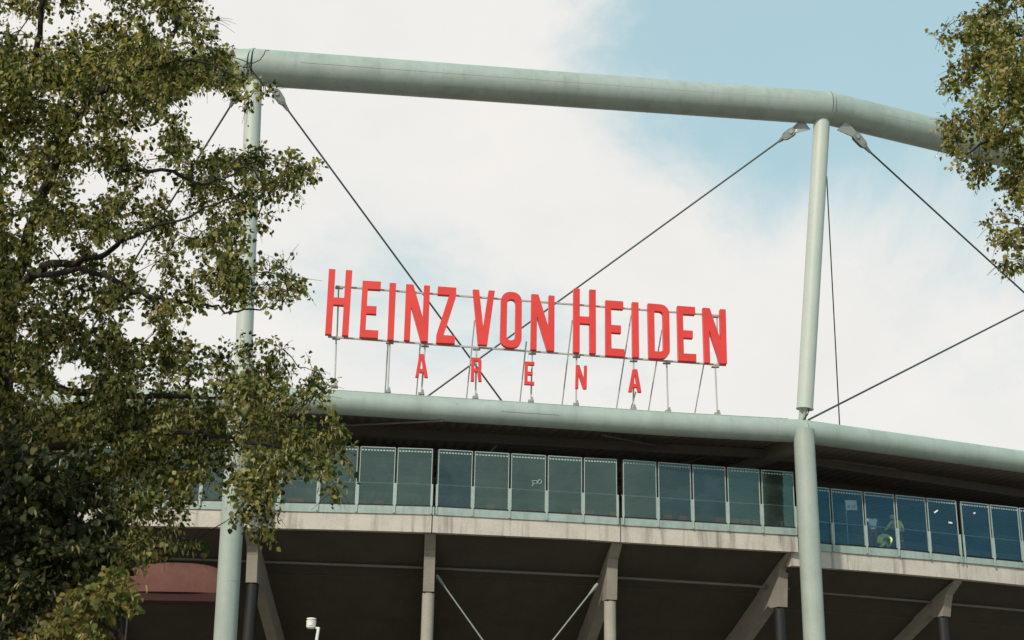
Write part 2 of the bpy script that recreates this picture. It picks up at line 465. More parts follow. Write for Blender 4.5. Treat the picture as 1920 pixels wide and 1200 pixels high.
for Xc, nodept in ((bL, None), (bR, None)):
    mb = MB(); mb.path([Vector((Xc.x, Xc.y, 0)), Vector((Xc.x, Xc.y, Xc.z))], .46, 24); part(mb, 'column', M['mast'])

def mast(top, foot, r, lb, beam_top):
    d = (foot - top)
    mb = MB()
    mb.path([top, top + d * .04, top + d * .5, foot], [r * 1.02, r * 1.02, r, r * .97], 36)
    o = part(mb, 'mast', M['mast_pale'], label=lb)
    mb = MB(); mb.path([foot - d.normalized() * .03, foot + d.normalized() * .03], r * 1.03, 36); part(mb, 'foot_ring', M['mast_pale'], o)
    # tapered pin plates between mast and beam
    x = Vector((1, 0, 0)); y = Vector((0, 1, 0))
    mb = MB(); b0, b1_ = foot, beam_top
    mb.hexa([b0 - x * .24 - y * .05, b0 + x * .1 - y * .05, b0 + x * .1 + y * .05, b0 - x * .24 + y * .05],
            [b1_ - x * .2 - y * .05, b1_ + x * .16 - y * .05, b1_ + x * .16 + y * .05, b1_ - x * .2 + y * .05])
    mb.hexa([b0 - y * .24 - x * .04, b0 - y * .24 + x * .04, b0 + y * .24 + x * .04, b0 + y * .24 - x * .04],
            [b1_ - y * .1 - x * .04, b1_ - y * .1 + x * .04, b1_ + y * .1 + x * .04, b1_ + y * .1 - x * .04])
    part(mb, 'pin_plate', M['mast_pale'], o)
    mb = MB()
    h0 = b0 + x * .14 - y * .2
    mb.path([h0 + Vector((.02, 0, .2)), h0 + Vector((0, 0, -.12)), h0 + Vector((-.08, 0, -.34)), b1_ + Vector((-.04, -.2, -.02))], .028, 8)
    part(mb, 'drain_hose', M['gasket'], o)
mast(at(476, 152, 57.6), at(455, 726, 57.6), .38, 'pale mast partly hidden by the branches', bA + Vector((0, 0, rB - .06)))
mast(at(1541, 224, 60.3), at(1509, 766, 60.5), .38, 'pale leaning mast right of the lettering', bB + Vector((-.08, 0, rB - .06)))
mast(uL, bL + Vector((0, 0, .9)), .38, None, bL + Vector((0, 0, .4)))
mast(uR, bR + Vector((0, 0, .9)), .38, None, bR + Vector((0, 0, .4)))

# tie rods with fork ends
def tie(node, fork0, fork1, end, rad=.045, lb=None, size=1.0):
    """node: anchor on the tube, fork0..fork1 the cast fork, end the far end"""
    d = (fork1 - fork0).normalized()
    mb = MB(); mb.path([fork1 - d * .1, fork1.lerp(end, .5), end], rad, 8)
    rod = part(mb, 'tie_rod', M['cable'], label=lb)
    v = Vector((0, 1, 0)); v = (v - d * v.dot(d)).normalized(); s_ = d.cross(v).normalized()
    Lf = (fork1 - fork0).length
    wid = .2 * size
    mb = MB()
    for side in (-1, 1):
        o_ = v * (.09 * side * size)
        prof = []
        for i in range(9):
            a = math.pi * i / 8
            prof.append(fork0 + s_ * (wid * math.cos(a)) - d * (wid * math.sin(a)))
        prof += [fork0 + d * Lf * .45 - s_ * wid * .9, fork0 + d * Lf * .62 - s_ * wid * .5, fork0 + d * Lf * .62 + s_ * wid * .5, fork0 + d * Lf * .45 + s_ * wid * .9]
        mb.prism([p + o_ - v * .03 for p in prof], v * .06)
    mb.path([fork0 + d * Lf * .5, fork0 + d * Lf * .64, fork1], [wid * .72, wid * .55, wid * .34], 14)
    part(mb, 'fork_end', M['fork'], rod)
    mb = MB(); mb.path([fork0 - v * .17 * size, fork0 + v * .17 * size], wid * .5, 14); part(mb, 'pin', M['steel'], rod)
    mb = MB()
    mid = (node - fork0)
    mb.prism([fork0 - d * wid * .7 + s_ * wid * .8 - v * .03, fork0 + d * wid * .3 - v * .03, fork0 - d * wid * .7 - s_ * wid * .8 - v * .03, node - s_ * .35 - v * .03, node + s_ * .35 - v * .03], v * .06)
    part(mb, 'gusset_plate', M['steel'], rod)
    return rod
def att(px, py, off=0):
    return at(px, py, lin(YT, px) + off)
tie(at(500, 140, 57.6), at(519, 176, 57.6), at(540, 207, 57.9), at(963, 782, 64), lb='thin dark tie rod running down right behind the lettering')
tie(at(1512, 232, 60.3), at(1484, 248, 60.3), at(1459, 266, 60.6), at(755, 777, 64), lb='thin dark tie rod running down left behind the lettering')
tie(at(1578, 235, 60.3), at(1606, 257, 60.6), at(1632, 286, 60.9), at(1990, 612, 68), lb='thin dark tie rod running down right below the upper tube')
tie(at(462, 148, 57.6), at(444, 178, 57.6), at(431, 201, 57.8), at(140, 668, 62), lb='thin dark tie rod running down left behind the branches')
mb = MB(); mb.path([at(1516, 787, 60.4), at(1990, 546, 69)], .045, 8); part(mb, 'tie_rod', M['cable'], label='thin tie rod rising right from the foot of the right mast')
mb = MB(); mb.path([at(1550, 330, 61.5), at(1576, 830, 63.5)], .03, 8); part(mb, 'cable', M['cable'], label='thin cable hanging behind the right mast')

# roof deck seen from below: corrugated metal between beams
def deck(p, q, h0, h1, depth, n):
    mb = MB(); v = []; f = []
    hh = .07
    for i in range(n + 1):
        t_ = i / n
        c = p.lerp(q, t_) + Vector((0, 0, -.18))
        a = R(h0 + (h1 - h0) * t_)
        e = c + Vector((math.sin(a) * depth, math.cos(a) * depth, .6))
        z = hh if (i // 2) % 2 else 0
        v += [c + Vector((0, 0, z)), e + Vector((0, 0, z))]
    for i in range(n):
        f.append((2 * i, 2 * i + 2, 2 * i + 3, 2 * i + 1))
    mb.add(v, f)
    return part(mb, 'roof_deck', M['deck'])
dk = []
for a, b, h0, h1, dp in ((bL, bA, 8, -4, 36), (bA, bB, -4, -20, 38), (bB, bR, -20, -16, 58)):
    n = int((b - a).length / .13)
    d_ = deck(a, b, h0, h1, dp, n)
    for s_ in (3.2, 7.5, 12, 17, 23):
        mb = MB()
        pts = []
        for i in range(7):
            t_ = i / 6; hd = R(h0 + (h1 - h0) * t_)
            pts.append(a.lerp(b, t_) + Vector((math.sin(hd) * s_, math.cos(hd) * s_, -.42 + .6 * s_ / dp)))
        for u, v in zip(pts, pts[1:]):
            w_ = Vector((0, .1, 0)); z_ = Vector((0, 0, .2))
            mb.hexa([u - w_ - z_, v - w_ - z_, v + w_ - z_, u + w_ - z_], [u - w_ + z_, v - w_ + z_, v + w_ + z_, u + w_ + z_])
        part(mb, 'purlin', M['deck_rib'], d_)
    dk.append(d_)
    # radial girder covering the joint of the sheets
    hd = R(h0); dv = Vector((math.sin(hd), math.cos(hd), 0)); sx_ = Vector((dv.y, -dv.x, 0)) * .3; zt_ = Vector((0, 0, -.1)); zb_ = Vector((0, 0, -.75))
    e0_, e1_ = a + dv * .3, a + dv * (dp - .5) + Vector((0, 0, .6))
    mb = MB(); mb.hexa([e0_ - sx_ + zb_, e0_ + sx_ + zb_, e0_ + sx_ + zt_, e0_ - sx_ + zt_], [e1_ - sx_ + zb_, e1_ + sx_ + zb_, e1_ + sx_ + zt_, e1_ - sx_ + zt_])
    part(mb, 'roof_girder', M['deck_rib'], d_)
ZD = bM[1].z - .5
def strut(x0, y0, x1, y1, r=.06, z=None, z1=None):
    mb = MB(); zz = ZD if z is None else z
    mb.path([at_z(x0, y0, zz), at_z(x1, y1, zz if z1 is None else z1)], r, 8)
    part(mb, 'roof_strut', M['truss'], dk[1])
for s_ in ((1478, 832, 1180, 948, .08), (1500, 842, 1215, 952, .08), (600, 800, 830, 789, .05), (738, 821, 935, 832, .05), (955, 837, 1103, 846, .05),
           (1127, 815, 1400, 870, .05), (655, 815, 715, 820, .05), (934, 832, 896, 872, .06), (660, 848, 815, 868, .05), (720, 870, 1010, 900, .05),
           (672, 893, 855, 880, .05), (1010, 890, 1065, 897, .05), (1340, 850, 1170, 905, .05), (845, 868, 880, 879, .05)):
    strut(*s_)
for s_ in ((1560, 862, 1680, 880, .04), (1600, 960, 1900, 990, .05), (1700, 950, 1800, 965, .05)):
    mb = MB(); mb.path([at_z(s_[0], s_[1], bB.z - .5), at_z(s_[2], s_[3], bB.z - .6)], s_[4], 8); part(mb, 'roof_strut', M['deck_rib'], dk[2])

# concourse edge: fascia panels, channel, panes
def zz(px, tab, Y):
    return at(px, lin(tab, px), Y).z
def edge_pt(px, tab_mid, YF, off=0.0):
    p = at(px, tab_mid, lin(YF, px)); h = R(lin(HEAD, px))
    return Vector((p.x + math.sin(h) * off, p.y + math.cos(h) * off, 0))
def edge(px, YF, off, tabs):
    """plan point at a given offset inwards, plus heights from the tables"""
    Y = lin(YF, px)
    mid = (lin(tabs[0], px) + lin(tabs[-1], px)) / 2
    e = edge_pt(px, mid, YF, off)
    return e, [zz(px, t_, Y) for t_ in tabs]
def ribbon(pxs, YF, tt, tb, o0, o1, subd=1):
    mb = MB()
    rows = []
    for px in pxs:
        e0, z_ = edge(px, YF, o0, (tt, tb)); e1, _ = edge(px, YF, o1, (tt, tb))
        rows.append([Vector((e0.x, e0.y, z_[1])), Vector((e0.x, e0.y, z_[0])), Vector((e1.x, e1.y, z_[0])), Vector((e1.x, e1.y, z_[1]))])
    v = [p for r in rows for p in r]; f = []
    for i in range(len(rows) - 1):
        for j in range(4):
            k = (j + 1) % 4
            f.append((4 * i + j, 4 * i + k, 4 * i + 4 + k, 4 * i + 4 + j))
    e = 4 * (len(rows) - 1)
    f += [(0, 1, 2, 3), (e + 3, e + 2, e + 1, e)]
    mb.add(v, f)
    return mb
def span(a, b, n):
    return [a + (b - a) * i / n for i in range(n + 1)]
for a, b, in ((-480, 105), (107, 456), (458, 809), (811, 1163.2), (1165, 1497)):
    part(ribbon(span(a, b, 5), YFM, CB, FB, .03, .5), 'fascia_panel', M['concrete'])
for a, b in ((1485, 1799.2), (1801, 2120), (2122, 2600)):
    part(ribbon(span(a, b, 5), YFR, CBR, FBR, .03, .5), 'fascia_panel', M['concrete'])

groups_m = [[-480, -400, -320, -240, -165, -90, -16, 58, 106], [108, 178, 247, 313, 380, 453], [458.5, 527, 599, 671.5, 742, 812], [818.7, 887, 956, 1025, 1093, 1158.5], [1166.5, 1232.7, 1297.5, 1363, 1427, 1491]]
groups_r = [[1500, 1559, 1621, 1680.5, 1739.5, 1798], [1803, 1859, 1914, 1969, 2023, 2077], [2082, 2160, 2240, 2320, 2400, 2480, 2560]]
def screen(groups, YF, tt, tb, cb, blue=()):
    for gi, gpx in enumerate(groups):
        base = part(ribbon(span(gpx[0] - 2.5, gpx[-1] + 2.5, 5), YF, tb, cb, -.03, .04), 'glass_screen', M['channel'])
        # dark gasket line under the panes
        mb = ribbon(span(gpx[0], gpx[-1], 5), YF, [(x, y - 3.0) for x, y in tb], [(x, y - .2) for x, y in tb], -.012, .03)
        part(mb, 'gasket', M['gasket'], base)
        P = []
        for px in gpx:
            e, z_ = edge(px, YF, 0, (tt, tb)); P.append((e, z_[0], z_[1]))
        for i in range(len(P) - 1):
            (a, at_, ab_), (b, bt_, bb_) = P[i], P[i + 1]
            u = (b - a); wd = u.length; u.normalize(); nrm = Vector((-u.y, u.x, 0))   # inwards
            g0, g1 = a + u * .065, b - u * .065
            tw = random.uniform(-.022, .022)
            def q(p, z, o=0): return Vector((p.x, p.y, z)) + nrm * o
            lb_ = lambda p, za, zb: za + (zb - za) * ((p - a).length / wd)
            z0b, z1b = lb_(g0, ab_, bb_) + .075, lb_(g1, ab_, bb_) + .075
            z0t, z1t = lb_(g0, at_, bt_), lb_(g1, at_, bt_)
            mb = MB(); mb.add([q(g0, z0b, tw), q(g1, z1b, -tw), q(g1, z1t, -tw + random.uniform(-.01, .01)), q(g0, z0t, tw + random.uniform(-.01, .01))], [(0, 1, 2, 3)])
            part(mb, 'pane', M['glass_blue'] if blue == 'all' else M['glass_mid'] if round(gpx[i]) in blue else M['glass'], base, fixn=False)
            fr = MB(); ft = .032
            for (pa, za, zb2) in ((g0, z0b, z0t), (g1, z1b, z1t)):
                s_ = u * (ft / 2)
                fr.hexa([q(pa - s_, za, -.03), q(pa + s_, za, -.03), q(pa + s_, za, .03), q(pa - s_, za, .03)],
                        [q(pa - s_, zb2, -.03), q(pa + s_, zb2, -.03), q(pa + s_, zb2, .03), q(pa - s_, zb2, .03)])
            i0, i1 = g0 + u * ft / 2, g1 - u * ft / 2
            fr.hexa([q(i0, z0t - .03, -.028), q(i1, z1t - .03, -.028), q(i1, z1t - .03, .028), q(i0, z0t - .03, .028)],
                    [q(i0, z0t + .005, -.028), q(i1, z1t + .005, -.028), q(i1, z1t + .005, .028), q(i0, z0t + .005, .028)])
            part(fr, 'pane_frame', M['frame'], base)
            dm = MB(); nd = 11
            for k in range(nd):
                t0, t1 = (k + .22) / nd, (k + .82) / nd
                p0, p1 = i0.lerp(i1, t0), i0.lerp(i1, t1)
                za, zb2 = z0t + (z1t - z0t) * t0 - .17, z0t + (z1t - z0t) * t1 - .17
                dm.add([q(p0, za, -.022), q(p1, zb2, -.022), q(p1, zb2 + .055, -.022), q(p0, za + .055, -.022)], [(0, 1, 2, 3)])
            part(dm, 'dash_strip', M['dash'], base, fixn=False)['kind'] = 'stuff'
            # handrail behind the pane
            hr = MB(); k0 = .40
            hr.path([q(a, ab_ + (at_ - ab_) * k0, .16), q(b, bb_ + (bt_ - bb_) * k0, .16)], .024, 8); part(hr, 'handrail', M['frame'], base)
        for i, (e, t_, b_) in enumerate(P):
            u = (P[min(i + 1, len(P) - 1)][0] - P[max(i - 1, 0)][0]).normalized(); nrm = Vector((-u.y, u.x, 0))
            if i == 0: e = e + u * .03
            if i == len(P) - 1: e = e - u * .03
            h = t_ - b_
            mb = MB()
            def bx(w_, z0, z1, o0, o1):
                c4 = [e - u * w_ / 2 + nrm * o0, e + u * w_ / 2 + nrm * o0, e + u * w_ / 2 + nrm * o1, e - u * w_ / 2 + nrm * o1]
                mb.hexa([Vector((p.x, p.y, z0)) for p in c4], [Vector((p.x, p.y, z1)) for p in c4])
            wv = .15 if 0 < i < len(P) - 1 else .1
            bx(wv, b_ + .05, b_ + h * .385, -.075, -.033)
            bx(wv * .6, b_ - .3, b_ + .05, -.078, -.034)
            part(mb, 'clamp', M['frame'], base)
            mb = MB()
            bx(.05, b_ + h * .385, t_ - .02, .035, .07)
            part(mb, 'post', M['gasket'], base)
screen(groups_m, YFM, PT, PB, CB, (819, 1233, 1298))
screen(groups_r, YFR, PTR, PBR, CBR, 'all')
# scraps stuck on the panes of the right-hand screen and a scrawled tag on a middle pane
screens = [o for o in stadium.children if o.name.startswith('glass_screen')]
def stick(px, py, w_, h_, ang, sx, YF=YFR):
    p = at(px, py, lin(YF, px) - .03); ca, sa = math.cos(R(ang)), math.sin(R(ang))
    mb = MB(); P = []
    for x, z in ((-w_, -h_), (w_, -h_), (w_, h_), (-w_, h_)):
        P.append(p + Vector((x * ca - z * sa, 0, x * sa + z * ca)))
    mb.prism(P, Vector((0, .004, 0)))
    part(mb, 'sticker', M['sticker'], sx)
stick(1755, 959, .11, .035, 35, screens[5]); stick(1782, 980, .09, .035, -10, screens[5]); stick(1827, 962, .05, .035, 20, screens[6])
mb = MB()
def scrawl(pts, r=.014):
    mb.path([at(x, y, lin(YFM, x) - .04) for x, y in pts], r, 6)
scrawl([(997, 902), (1004, 901), (1008, 903), (1006, 907), (1001, 906)])
scrawl([(998.5, 903), (1000, 907), (998, 911.5)])
scrawl([(1008, 905), (1009, 901), (1012, 899), (1015.5, 901), (1015, 905), (1011, 907), (1008, 905)])
part(mb, 'scrawled_tag', M['dash'], screens[3])

# concourse floor and raked stand seen from below
def floor(pxs, YF, tb, depth):
    mb = MB(); rows = []
    for px in pxs:
        e0, z_ = edge(px, YF, .06, (tb, tb)); e1, _ = edge(px, YF, depth, (tb, tb))
        rows.append((e0, e1, z_[0]))
    v = []; f = []
    for e0, e1, z in rows:
        v += [(e0.x, e0.y, z), (e1.x, e1.y, z), (e1.x, e1.y, z - .25), (e0.x, e0.y, z - .25)]
    for i in range(len(rows) - 1):
        for j in range(4):
            k = (j + 1) % 4
            f.append((4 * i + j, 4 * i + k, 4 * i + 4 + k, 4 * i + 4 + j))
    mb.add(v, f)
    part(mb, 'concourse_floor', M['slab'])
floor(span(-480, 1497, 12), YFM, PB, 7); floor(span(1490, 2600, 6), YFR, PBR, 7)
def stand(pxs, YF, fb):
    for k in range(6):
        s0, s1 = .42 + 2.6 * k, .42 + 2.6 * (k + 1) - .02
        mb = MB(); rows = []
        for px in pxs:
            Y = lin(YF, px); z = zz(px, fb, Y)
            e0, _ = edge(px, YF, s0, (fb, fb)); e1, _ = edge(px, YF, s1, (fb, fb))
            dz = -.577
            za, zb_ = z + dz * (s0 - .42) - .06 * (k % 2) - .02, z + dz * (s1 - .42) - .06 * (k % 2) - .02
            rows.append((Vector((e0.x, e0.y, za)), Vector((e1.x, e1.y, zb_))))
        v = []; f = []
        for a, b in rows:
            t_ = Vector((0, 0, .4))
            v += [a, b, b + t_, a + t_]
        for i in range(len(rows) - 1):
            for j in range(4):
                q = (j + 1) % 4
                f.append((4 * i + j, 4 * i + q, 4 * i + 4 + q, 4 * i + 4 + j))
        e = 4 * (len(rows) - 1)
        f += [(0, 1, 2, 3), (e + 3, e + 2, e + 1, e)]
        mb.add(v, f)
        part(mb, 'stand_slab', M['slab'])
stand(span(-480, 1490, 12), YFM, FB); stand(span(1490, 2600, 6), YFR, FBR)
# back wall under the stand closes the view to the pitch
mb = MB()
wl = []
for px in span(-480, 1490, 8): wl.append(edge(px, YFM, 15, (FB, FB))[0])
for px in span(1600, 2600, 5): wl.append(edge(px, YFR, 15, (FBR, FBR))[0])
for a, b in zip(wl, wl[1:]):
    mb.add([a, b, b + Vector((0, 0, 5)), a + Vector((0, 0, 5))], [(0, 1, 2, 3)])
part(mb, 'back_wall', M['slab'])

# pipe under the stand
def pipe(pts, off, YF):
    mb = MB(); P = []
    for x, y in pts:
        P.append(at(x, y, lin(YF, x) + off * math.cos(R(lin(HEAD, x)))))
    mb.path(P, .062, 10); part(mb, 'service_pipe', M['truss'])
pipe([(-200, 1040), (200, 1044), (483, 1053), (784, 1064), (1116, 1080), (1156, 1083), (1400, 1098), (1480, 1104)], 2.2, YFM)
pipe([(1480, 1106), (1543, 1112), (1722, 1127), (1920, 1145), (2400, 1190)], 2.25, YFR)

# raker beams and the round piers under them
def raker(px, YF, fb, pier_mat, lb, drop=2.35, width=.48, hd=None):
    Y = lin(YF, px); z = zz(px, fb, Y) - .004
    e, _ = edge(px, YF, 0, (fb, fb))
    h = R(lin(HEAD, px) if hd is None else hd); d = Vector((math.sin(h), math.cos(h), 0)); x = Vector((d.y, -d.x, 0))
    prof = [(.3, 0), (.3, -.06), (.95, -.62), (1.08, -1.0), (1.22, -drop), (1.86, -drop), (2.15, -drop + .12), (11, -drop - 5.0), (11, -5.2)]
    P = [e + d * s_ + Vector((0, 0, z + dz)) - x * width / 2 for s_, dz in prof]
    mb = MB(); mb.prism(P, x * width)
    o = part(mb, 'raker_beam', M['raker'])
    c = e + d * 1.52
    mb = MB(); mb.path([Vector((c.x, c.y, 0)), Vector((c.x, c.y, z - drop - .05))], .265, 28)
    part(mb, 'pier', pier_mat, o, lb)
    mb = MB(); mb.path([Vector((c.x, c.y, z - drop - .05)), Vector((c.x, c.y, z - drop + .0))], .24, 28); part(mb, 'bearing', M['gasket'], o)
    if pier_mat is M['pier']:
        mb = MB(); mb.path([Vector((c.x, c.y, z - drop - 2.4)), Vector((c.x, c.y, z - drop - 2.385))], .268, 28); part(mb, 'joint_line', M['raker'], o)
raker(110, YFM, FB, M['black'], 'black round pier')
raker(465, YFM, FB, M['black'], 'black round pier', 2.15, hd=4)
raker(807, YFM, FB, M['pier'], 'light concrete pier')
raker(1160, YFM, FB, M['pier'], 'light concrete pier')
raker(1490, YFM, FB, M['black'], 'black round pier', 2.3)
raker(1806, YFR, FBR, M['black'], 'black round pier', 1.6)
def brace(pts, Y):
    a, b = at(*pts[0], Y), at(*pts[1], Y)
    d = (b - a).normalized()
    b = a + d * ((a.z - .3) / -d.z)
    mb = MB(); mb.path([a + d * .5, b], .036, 8); o = part(mb, 'brace_rod', M['brace'])
    mb = MB(); mb.path([a, a + d * .12, a + d * .3, a + d * .65], [.05, .085, .075, .046], 10); part(mb, 'rod_end', M['brace'], o)
brace([(818, 1078), (905, 1200)], 61.2); brace([(1121, 1094), (1037, 1200)], 62)

# ------------------------------------------------------------------ lettering on the roof edge
pA, pB = at(617, 640, lin(YT, 617) - .12), at(1360, 690, lin(YT, 1360) - .12)
upv = Vector((0, .05, 1))
nrm = (pB - pA).cross(upv).normalized()
if nrm.y < 0: nrm = -nrm                       # away from the viewer
sign = thing('rooftop_lettering', (pA + pB) / 2 - Vector((0, 0, 1.8)), 'tall red block lettering in two rows standing on thin posts on the roof edge tube', 'sign')
def onp(px, py, o=0.0):
    return at_plane(px, py, pA + nrm * o, nrm)
def arc(cx, cy, rx, ry, a0, a1, k=7):
    return [(cx + rx * math.cos(R(a0 + (a1 - a0) * i / k)), cy + ry * math.sin(R(a0 + (a1 - a0) * i / k))) for i in range(k + 1)]
def ring(o_, i_):
    n = len(o_)
    return [[o_[j], o_[(j + 1) % n], i_[(j + 1) % n], i_[j]] for j in range(n)]
def rr(x0, x1, y0, y1, rx, ry, left=True, right=True):
    p = []
    p += arc(x0 + rx, y0 + ry, rx, ry, 180, 270) if left else [(x0, y0)]
    p += arc(x1 - rx, y0 + ry, rx, ry, 270, 360) if right else [(x1, y0)]
    p += arc(x1 - rx, y1 - ry, rx, ry, 0, 90) if right else [(x1, y1)]
    p += arc(x0 + rx, y1 - ry, rx, ry, 90, 180) if left else [(x0, y1)]
    return p
SH = {
 'H': [[(0, 0), (.28, 0), (.28, .46), (.72, .46), (.72, 0), (1, 0), (1, 1), (.72, 1), (.72, .57), (.28, .57), (.28, 1), (0, 1)]],
 'E': [[(0, 0), (1, 0), (1, .135), (.31, .135), (.31, .425), (.84, .425), (.84, .56), (.31, .56), (.31, .86), (1, .86), (1, 1), (0, 1)]],
 'I': [[(0, 0), (1, 0), (1, 1), (0, 1)]],
 'N': [[(0, 0), (.25, 0), (.25, .60), (.70, 0), (1, 0), (1, 1), (.75, 1), (.75, .42), (.30, 1), (0, 1)]],
 'Z': [[(0, 0), (1, 0), (1, .14), (.38, .14), (1, .85), (1, 1), (0, 1), (0, .86), (.62, .86), (0, .15)]],
 'V': [[(.28, 0), (.70, 0), (1, 1), (.72, 1), (.5, .32), (.285, 1), (0, 1)]],
 'O': ring(rr(0, 1, 0, 1, .44, .165), rr(.3, .7, .13, .87, .19, .07)),
 'D': ring(rr(0, 1, 0, 1, .42, .16, left=False), rr(.29, .7, .13, .87, .17, .06, left=False)),
 'A': [[(0, 0), (.27, 0), (.335, .2), (.5, .2), (.5, .35), (.385, .35), (.5, .78), (.5, 1), (.31, 1)],
       [(1, 0), (.69, 1), (.5, 1), (.5, .78), (.615, .35), (.5, .35), (.5, .2), (.665, .2), (.73, 0)]],
 'R': ring(rr(0, 1, .40, 1, .34, .15, left=False), rr(.3, .7, .53, .87, .14, .06, left=False)) + [[(0, 0), (.3, 0), (.3, .4), (0, .4)], [(.72, 0), (1, 0), (.93, .4), (.6, .4)]],
}
def letter(ch, tl, tr_, bl, br, depth, lb):
    bm = bmesh.new()
    def uv(x, y):
        b = Vector(bl).lerp(Vector(br), x); t_ = Vector(tl).lerp(Vector(tr_), x)
        p = b.lerp(t_, y)
        return onp(p.x, p.y) - WO[sign.name]
    for poly in SH[ch]:
        bm.faces.new([bm.verts.new(uv(*p)) for p in poly])
    bmesh.ops.remove_doubles(bm, verts=bm.verts, dist=.002)
    ex = bmesh.ops.extrude_face_region(bm, geom=bm.faces[:], use_keep_orig=True)
    bmesh.ops.translate(bm, vec=nrm * depth, verts=[v for v in ex['geom'] if isinstance(v, bmesh.types.BMVert)])
    bmesh.ops.recalc_face_normals(bm, faces=bm.faces)
    me = bpy.data.meshes.new('letter'); bm.to_mesh(me); bm.free()
    me.materials.append(M['red']); me.materials.append(M['red_return'])
    for p_ in me.polygons:
        if abs(p_.normal.dot(nrm)) < .5: p_.material_index = 1
    o = bpy.data.objects.new('letter', me); col.objects.link(o); o.parent = sign; o['label'] = lb
    WO[o.name] = WO[sign.name]
    return o
big = [('H', (616.8, 504), (660.8, 506.8), (609.5, 626), (653.3, 629), 'tall red H at the start'), ('E', (680, 526), (714.5, 528), (673.8, 631.8), (708.8, 633.8), 'red E after the first tall H'),
 ('I', (730.8, 530), (743, 531), (726.3, 636.5), (738.3, 637), 'red I of the first word'), ('N', (761.8, 532.5), (806.5, 535.5), (757.5, 637.5), (802.5, 640), 'red N of the first word'),
 ('Z', (821.3, 536.8), (855.8, 539.3), (818, 642.5), (853, 643.8), 'red Z'), ('V', (886.8, 542.5), (928, 545), (885, 645), (926, 647.5), 'red V'),
 ('O', (940, 546), (978.8, 548.5), (937.5, 650.5), (978, 652.5), 'red O'), ('N', (996.8, 551), (1040, 554.5), (995.2, 654.9), (1039.5, 657.7), 'red N of the middle word'),
 ('H', (1075.7, 540.5), (1117.2, 543.3), (1075.2, 660), (1117.7, 662.8), 'tall red H of the third word'), ('E', (1135.7, 562.7), (1168.6, 565), (1135.9, 665.9), (1171.4, 668.7), 'red E right of the second tall H'),
 ('I', (1185.4, 566.2), (1197.3, 567), (1186.5, 669.4), (1198.7, 669.6), 'red I of the third word'), ('D', (1215, 568.5), (1254.9, 571.8), (1216.9, 671.2), (1256.5, 672.9), 'red D'),
 ('E', (1270.1, 573.2), (1303.2, 575.5), (1272.4, 675.9), (1306, 677.5), 'red E right of the D'), ('N', (1317.9, 576.7), (1360.9, 580.2), (1321.4, 679.4), (1363.4, 681.7), 'red N at the end')]
small = [('A', (779.5, 663), (801.8, 664), (778.8, 706.3), (802.5, 707.3), 'small red A, first of the lower word'), ('R', (884.3, 670), (903, 671), (883, 713.8), (903.3, 714.8), 'small red R'),
 ('E', (984.7, 677.5), (1002.2, 678.4), (983.5, 720.2), (1001.7, 721.6), 'small red E of the lower word'), ('N', (1080.4, 684), (1100.9, 685.5), (1079.2, 727.5), (1100.2, 728.9), 'small red N of the lower word'),
 ('A', (1179.5, 691.5), (1202.2, 692.6), (1178.8, 734), (1202.9, 735.2), 'small red A, last of the lower word')]
for a in big: letter(*a[:5], .24, a[5])
for a in small: letter(*a[:5], .16, a[5])
def sp(mb, name, mat=None, parent=None):
    return mb.build(name, mat or M['rail'], parent or sign)
for y0, y1, x0, x1 in ((537, 592.5, 629, 1356), (631.5, 685, 615, 1361)):
    mb = MB(); a, b = onp(x0, y0, .40), onp(x1, y1, .40)
    n_ = Vector((0, 0, .036)); k_ = nrm * .036
    mb.hexa([a - n_ - k_, b - n_ - k_, b + n_ - k_, a + n_ - k_], [a - n_ + k_, b - n_ + k_, b + n_ + k_, a + n_ + k_])
    sp(mb, 'rail')
for xt, yt, xb, yb in ((630.5, 633, 627.5, 724), (731, 641, 727, 734), (797, 647, 790, 738), (893.5, 653, 891.5, 745), (998, 661, 995.5, 752), (1081, 667, 1080, 758), (1188, 675, 1187.5, 766), (1250, 679, 1252.5, 771), (1341, 686, 1345, 776)):
    a, b = onp(xt, yt, .40), onp(xb, yb, .40)
    mb = MB(); d = (b - a)
    mb.path([a, b], .038, 8); o = sp(mb, 'post', M['rail'])
    mb = MB(); mb.box(b + Vector((0, 0, -.02)), .26, .3, .1); mb.box(b + Vector((.05, 0, .09)), .1, .2, .14); sp(mb, 'foot', M['fork'], o)
    mb = MB(); mb.box(a + Vector((0, 0, -.06)), .34, .16, .05); sp(mb, 'head_plate', M['fork'], o)
for xt, yt, xb, yb in ((727.5, 642, 722, 738), (788, 645, 780.5, 742), (890, 600, 874, 752), (987, 640, 974, 760), (1073, 600, 1053, 766), (1183.5, 590, 1154.5, 774), (1241, 618, 1214.5, 778), (1319.5, 684, 1301, 784), (1192, 735, 1182, 770)):
    a = onp(xt, yt, .5); Yb = a.y + 1.1
    b = at(xb, yb, Yb)
    mb = MB(); mb.path([a, b], .03, 8); sp(mb, 'back_stay')
mb = MB(); a, b = onp(635, 538, .4), onp(632, 632, .4); mb.path([a, b], .035, 8); sp(mb, 'upright')
mb = MB(); a, b = onp(1344, 592, .4), onp(1346, 686, .4); mb.path([a, b], .035, 8); sp(mb, 'upright')
for x_, y_ in ((636, 538), (1340, 592)):
    mb = MB(); mb.box(onp(x_, y_, .4) + Vector((0, 0, -.06)), .34, .14, .06); sp(mb, 'head_plate', M['fork'])

# ------------------------------------------------------------------ things on the concourse
def floor_z(px, right):
    return zz(px, PBR, lin(YFR, px)) if right else zz(px, PB, lin(YFM, px))
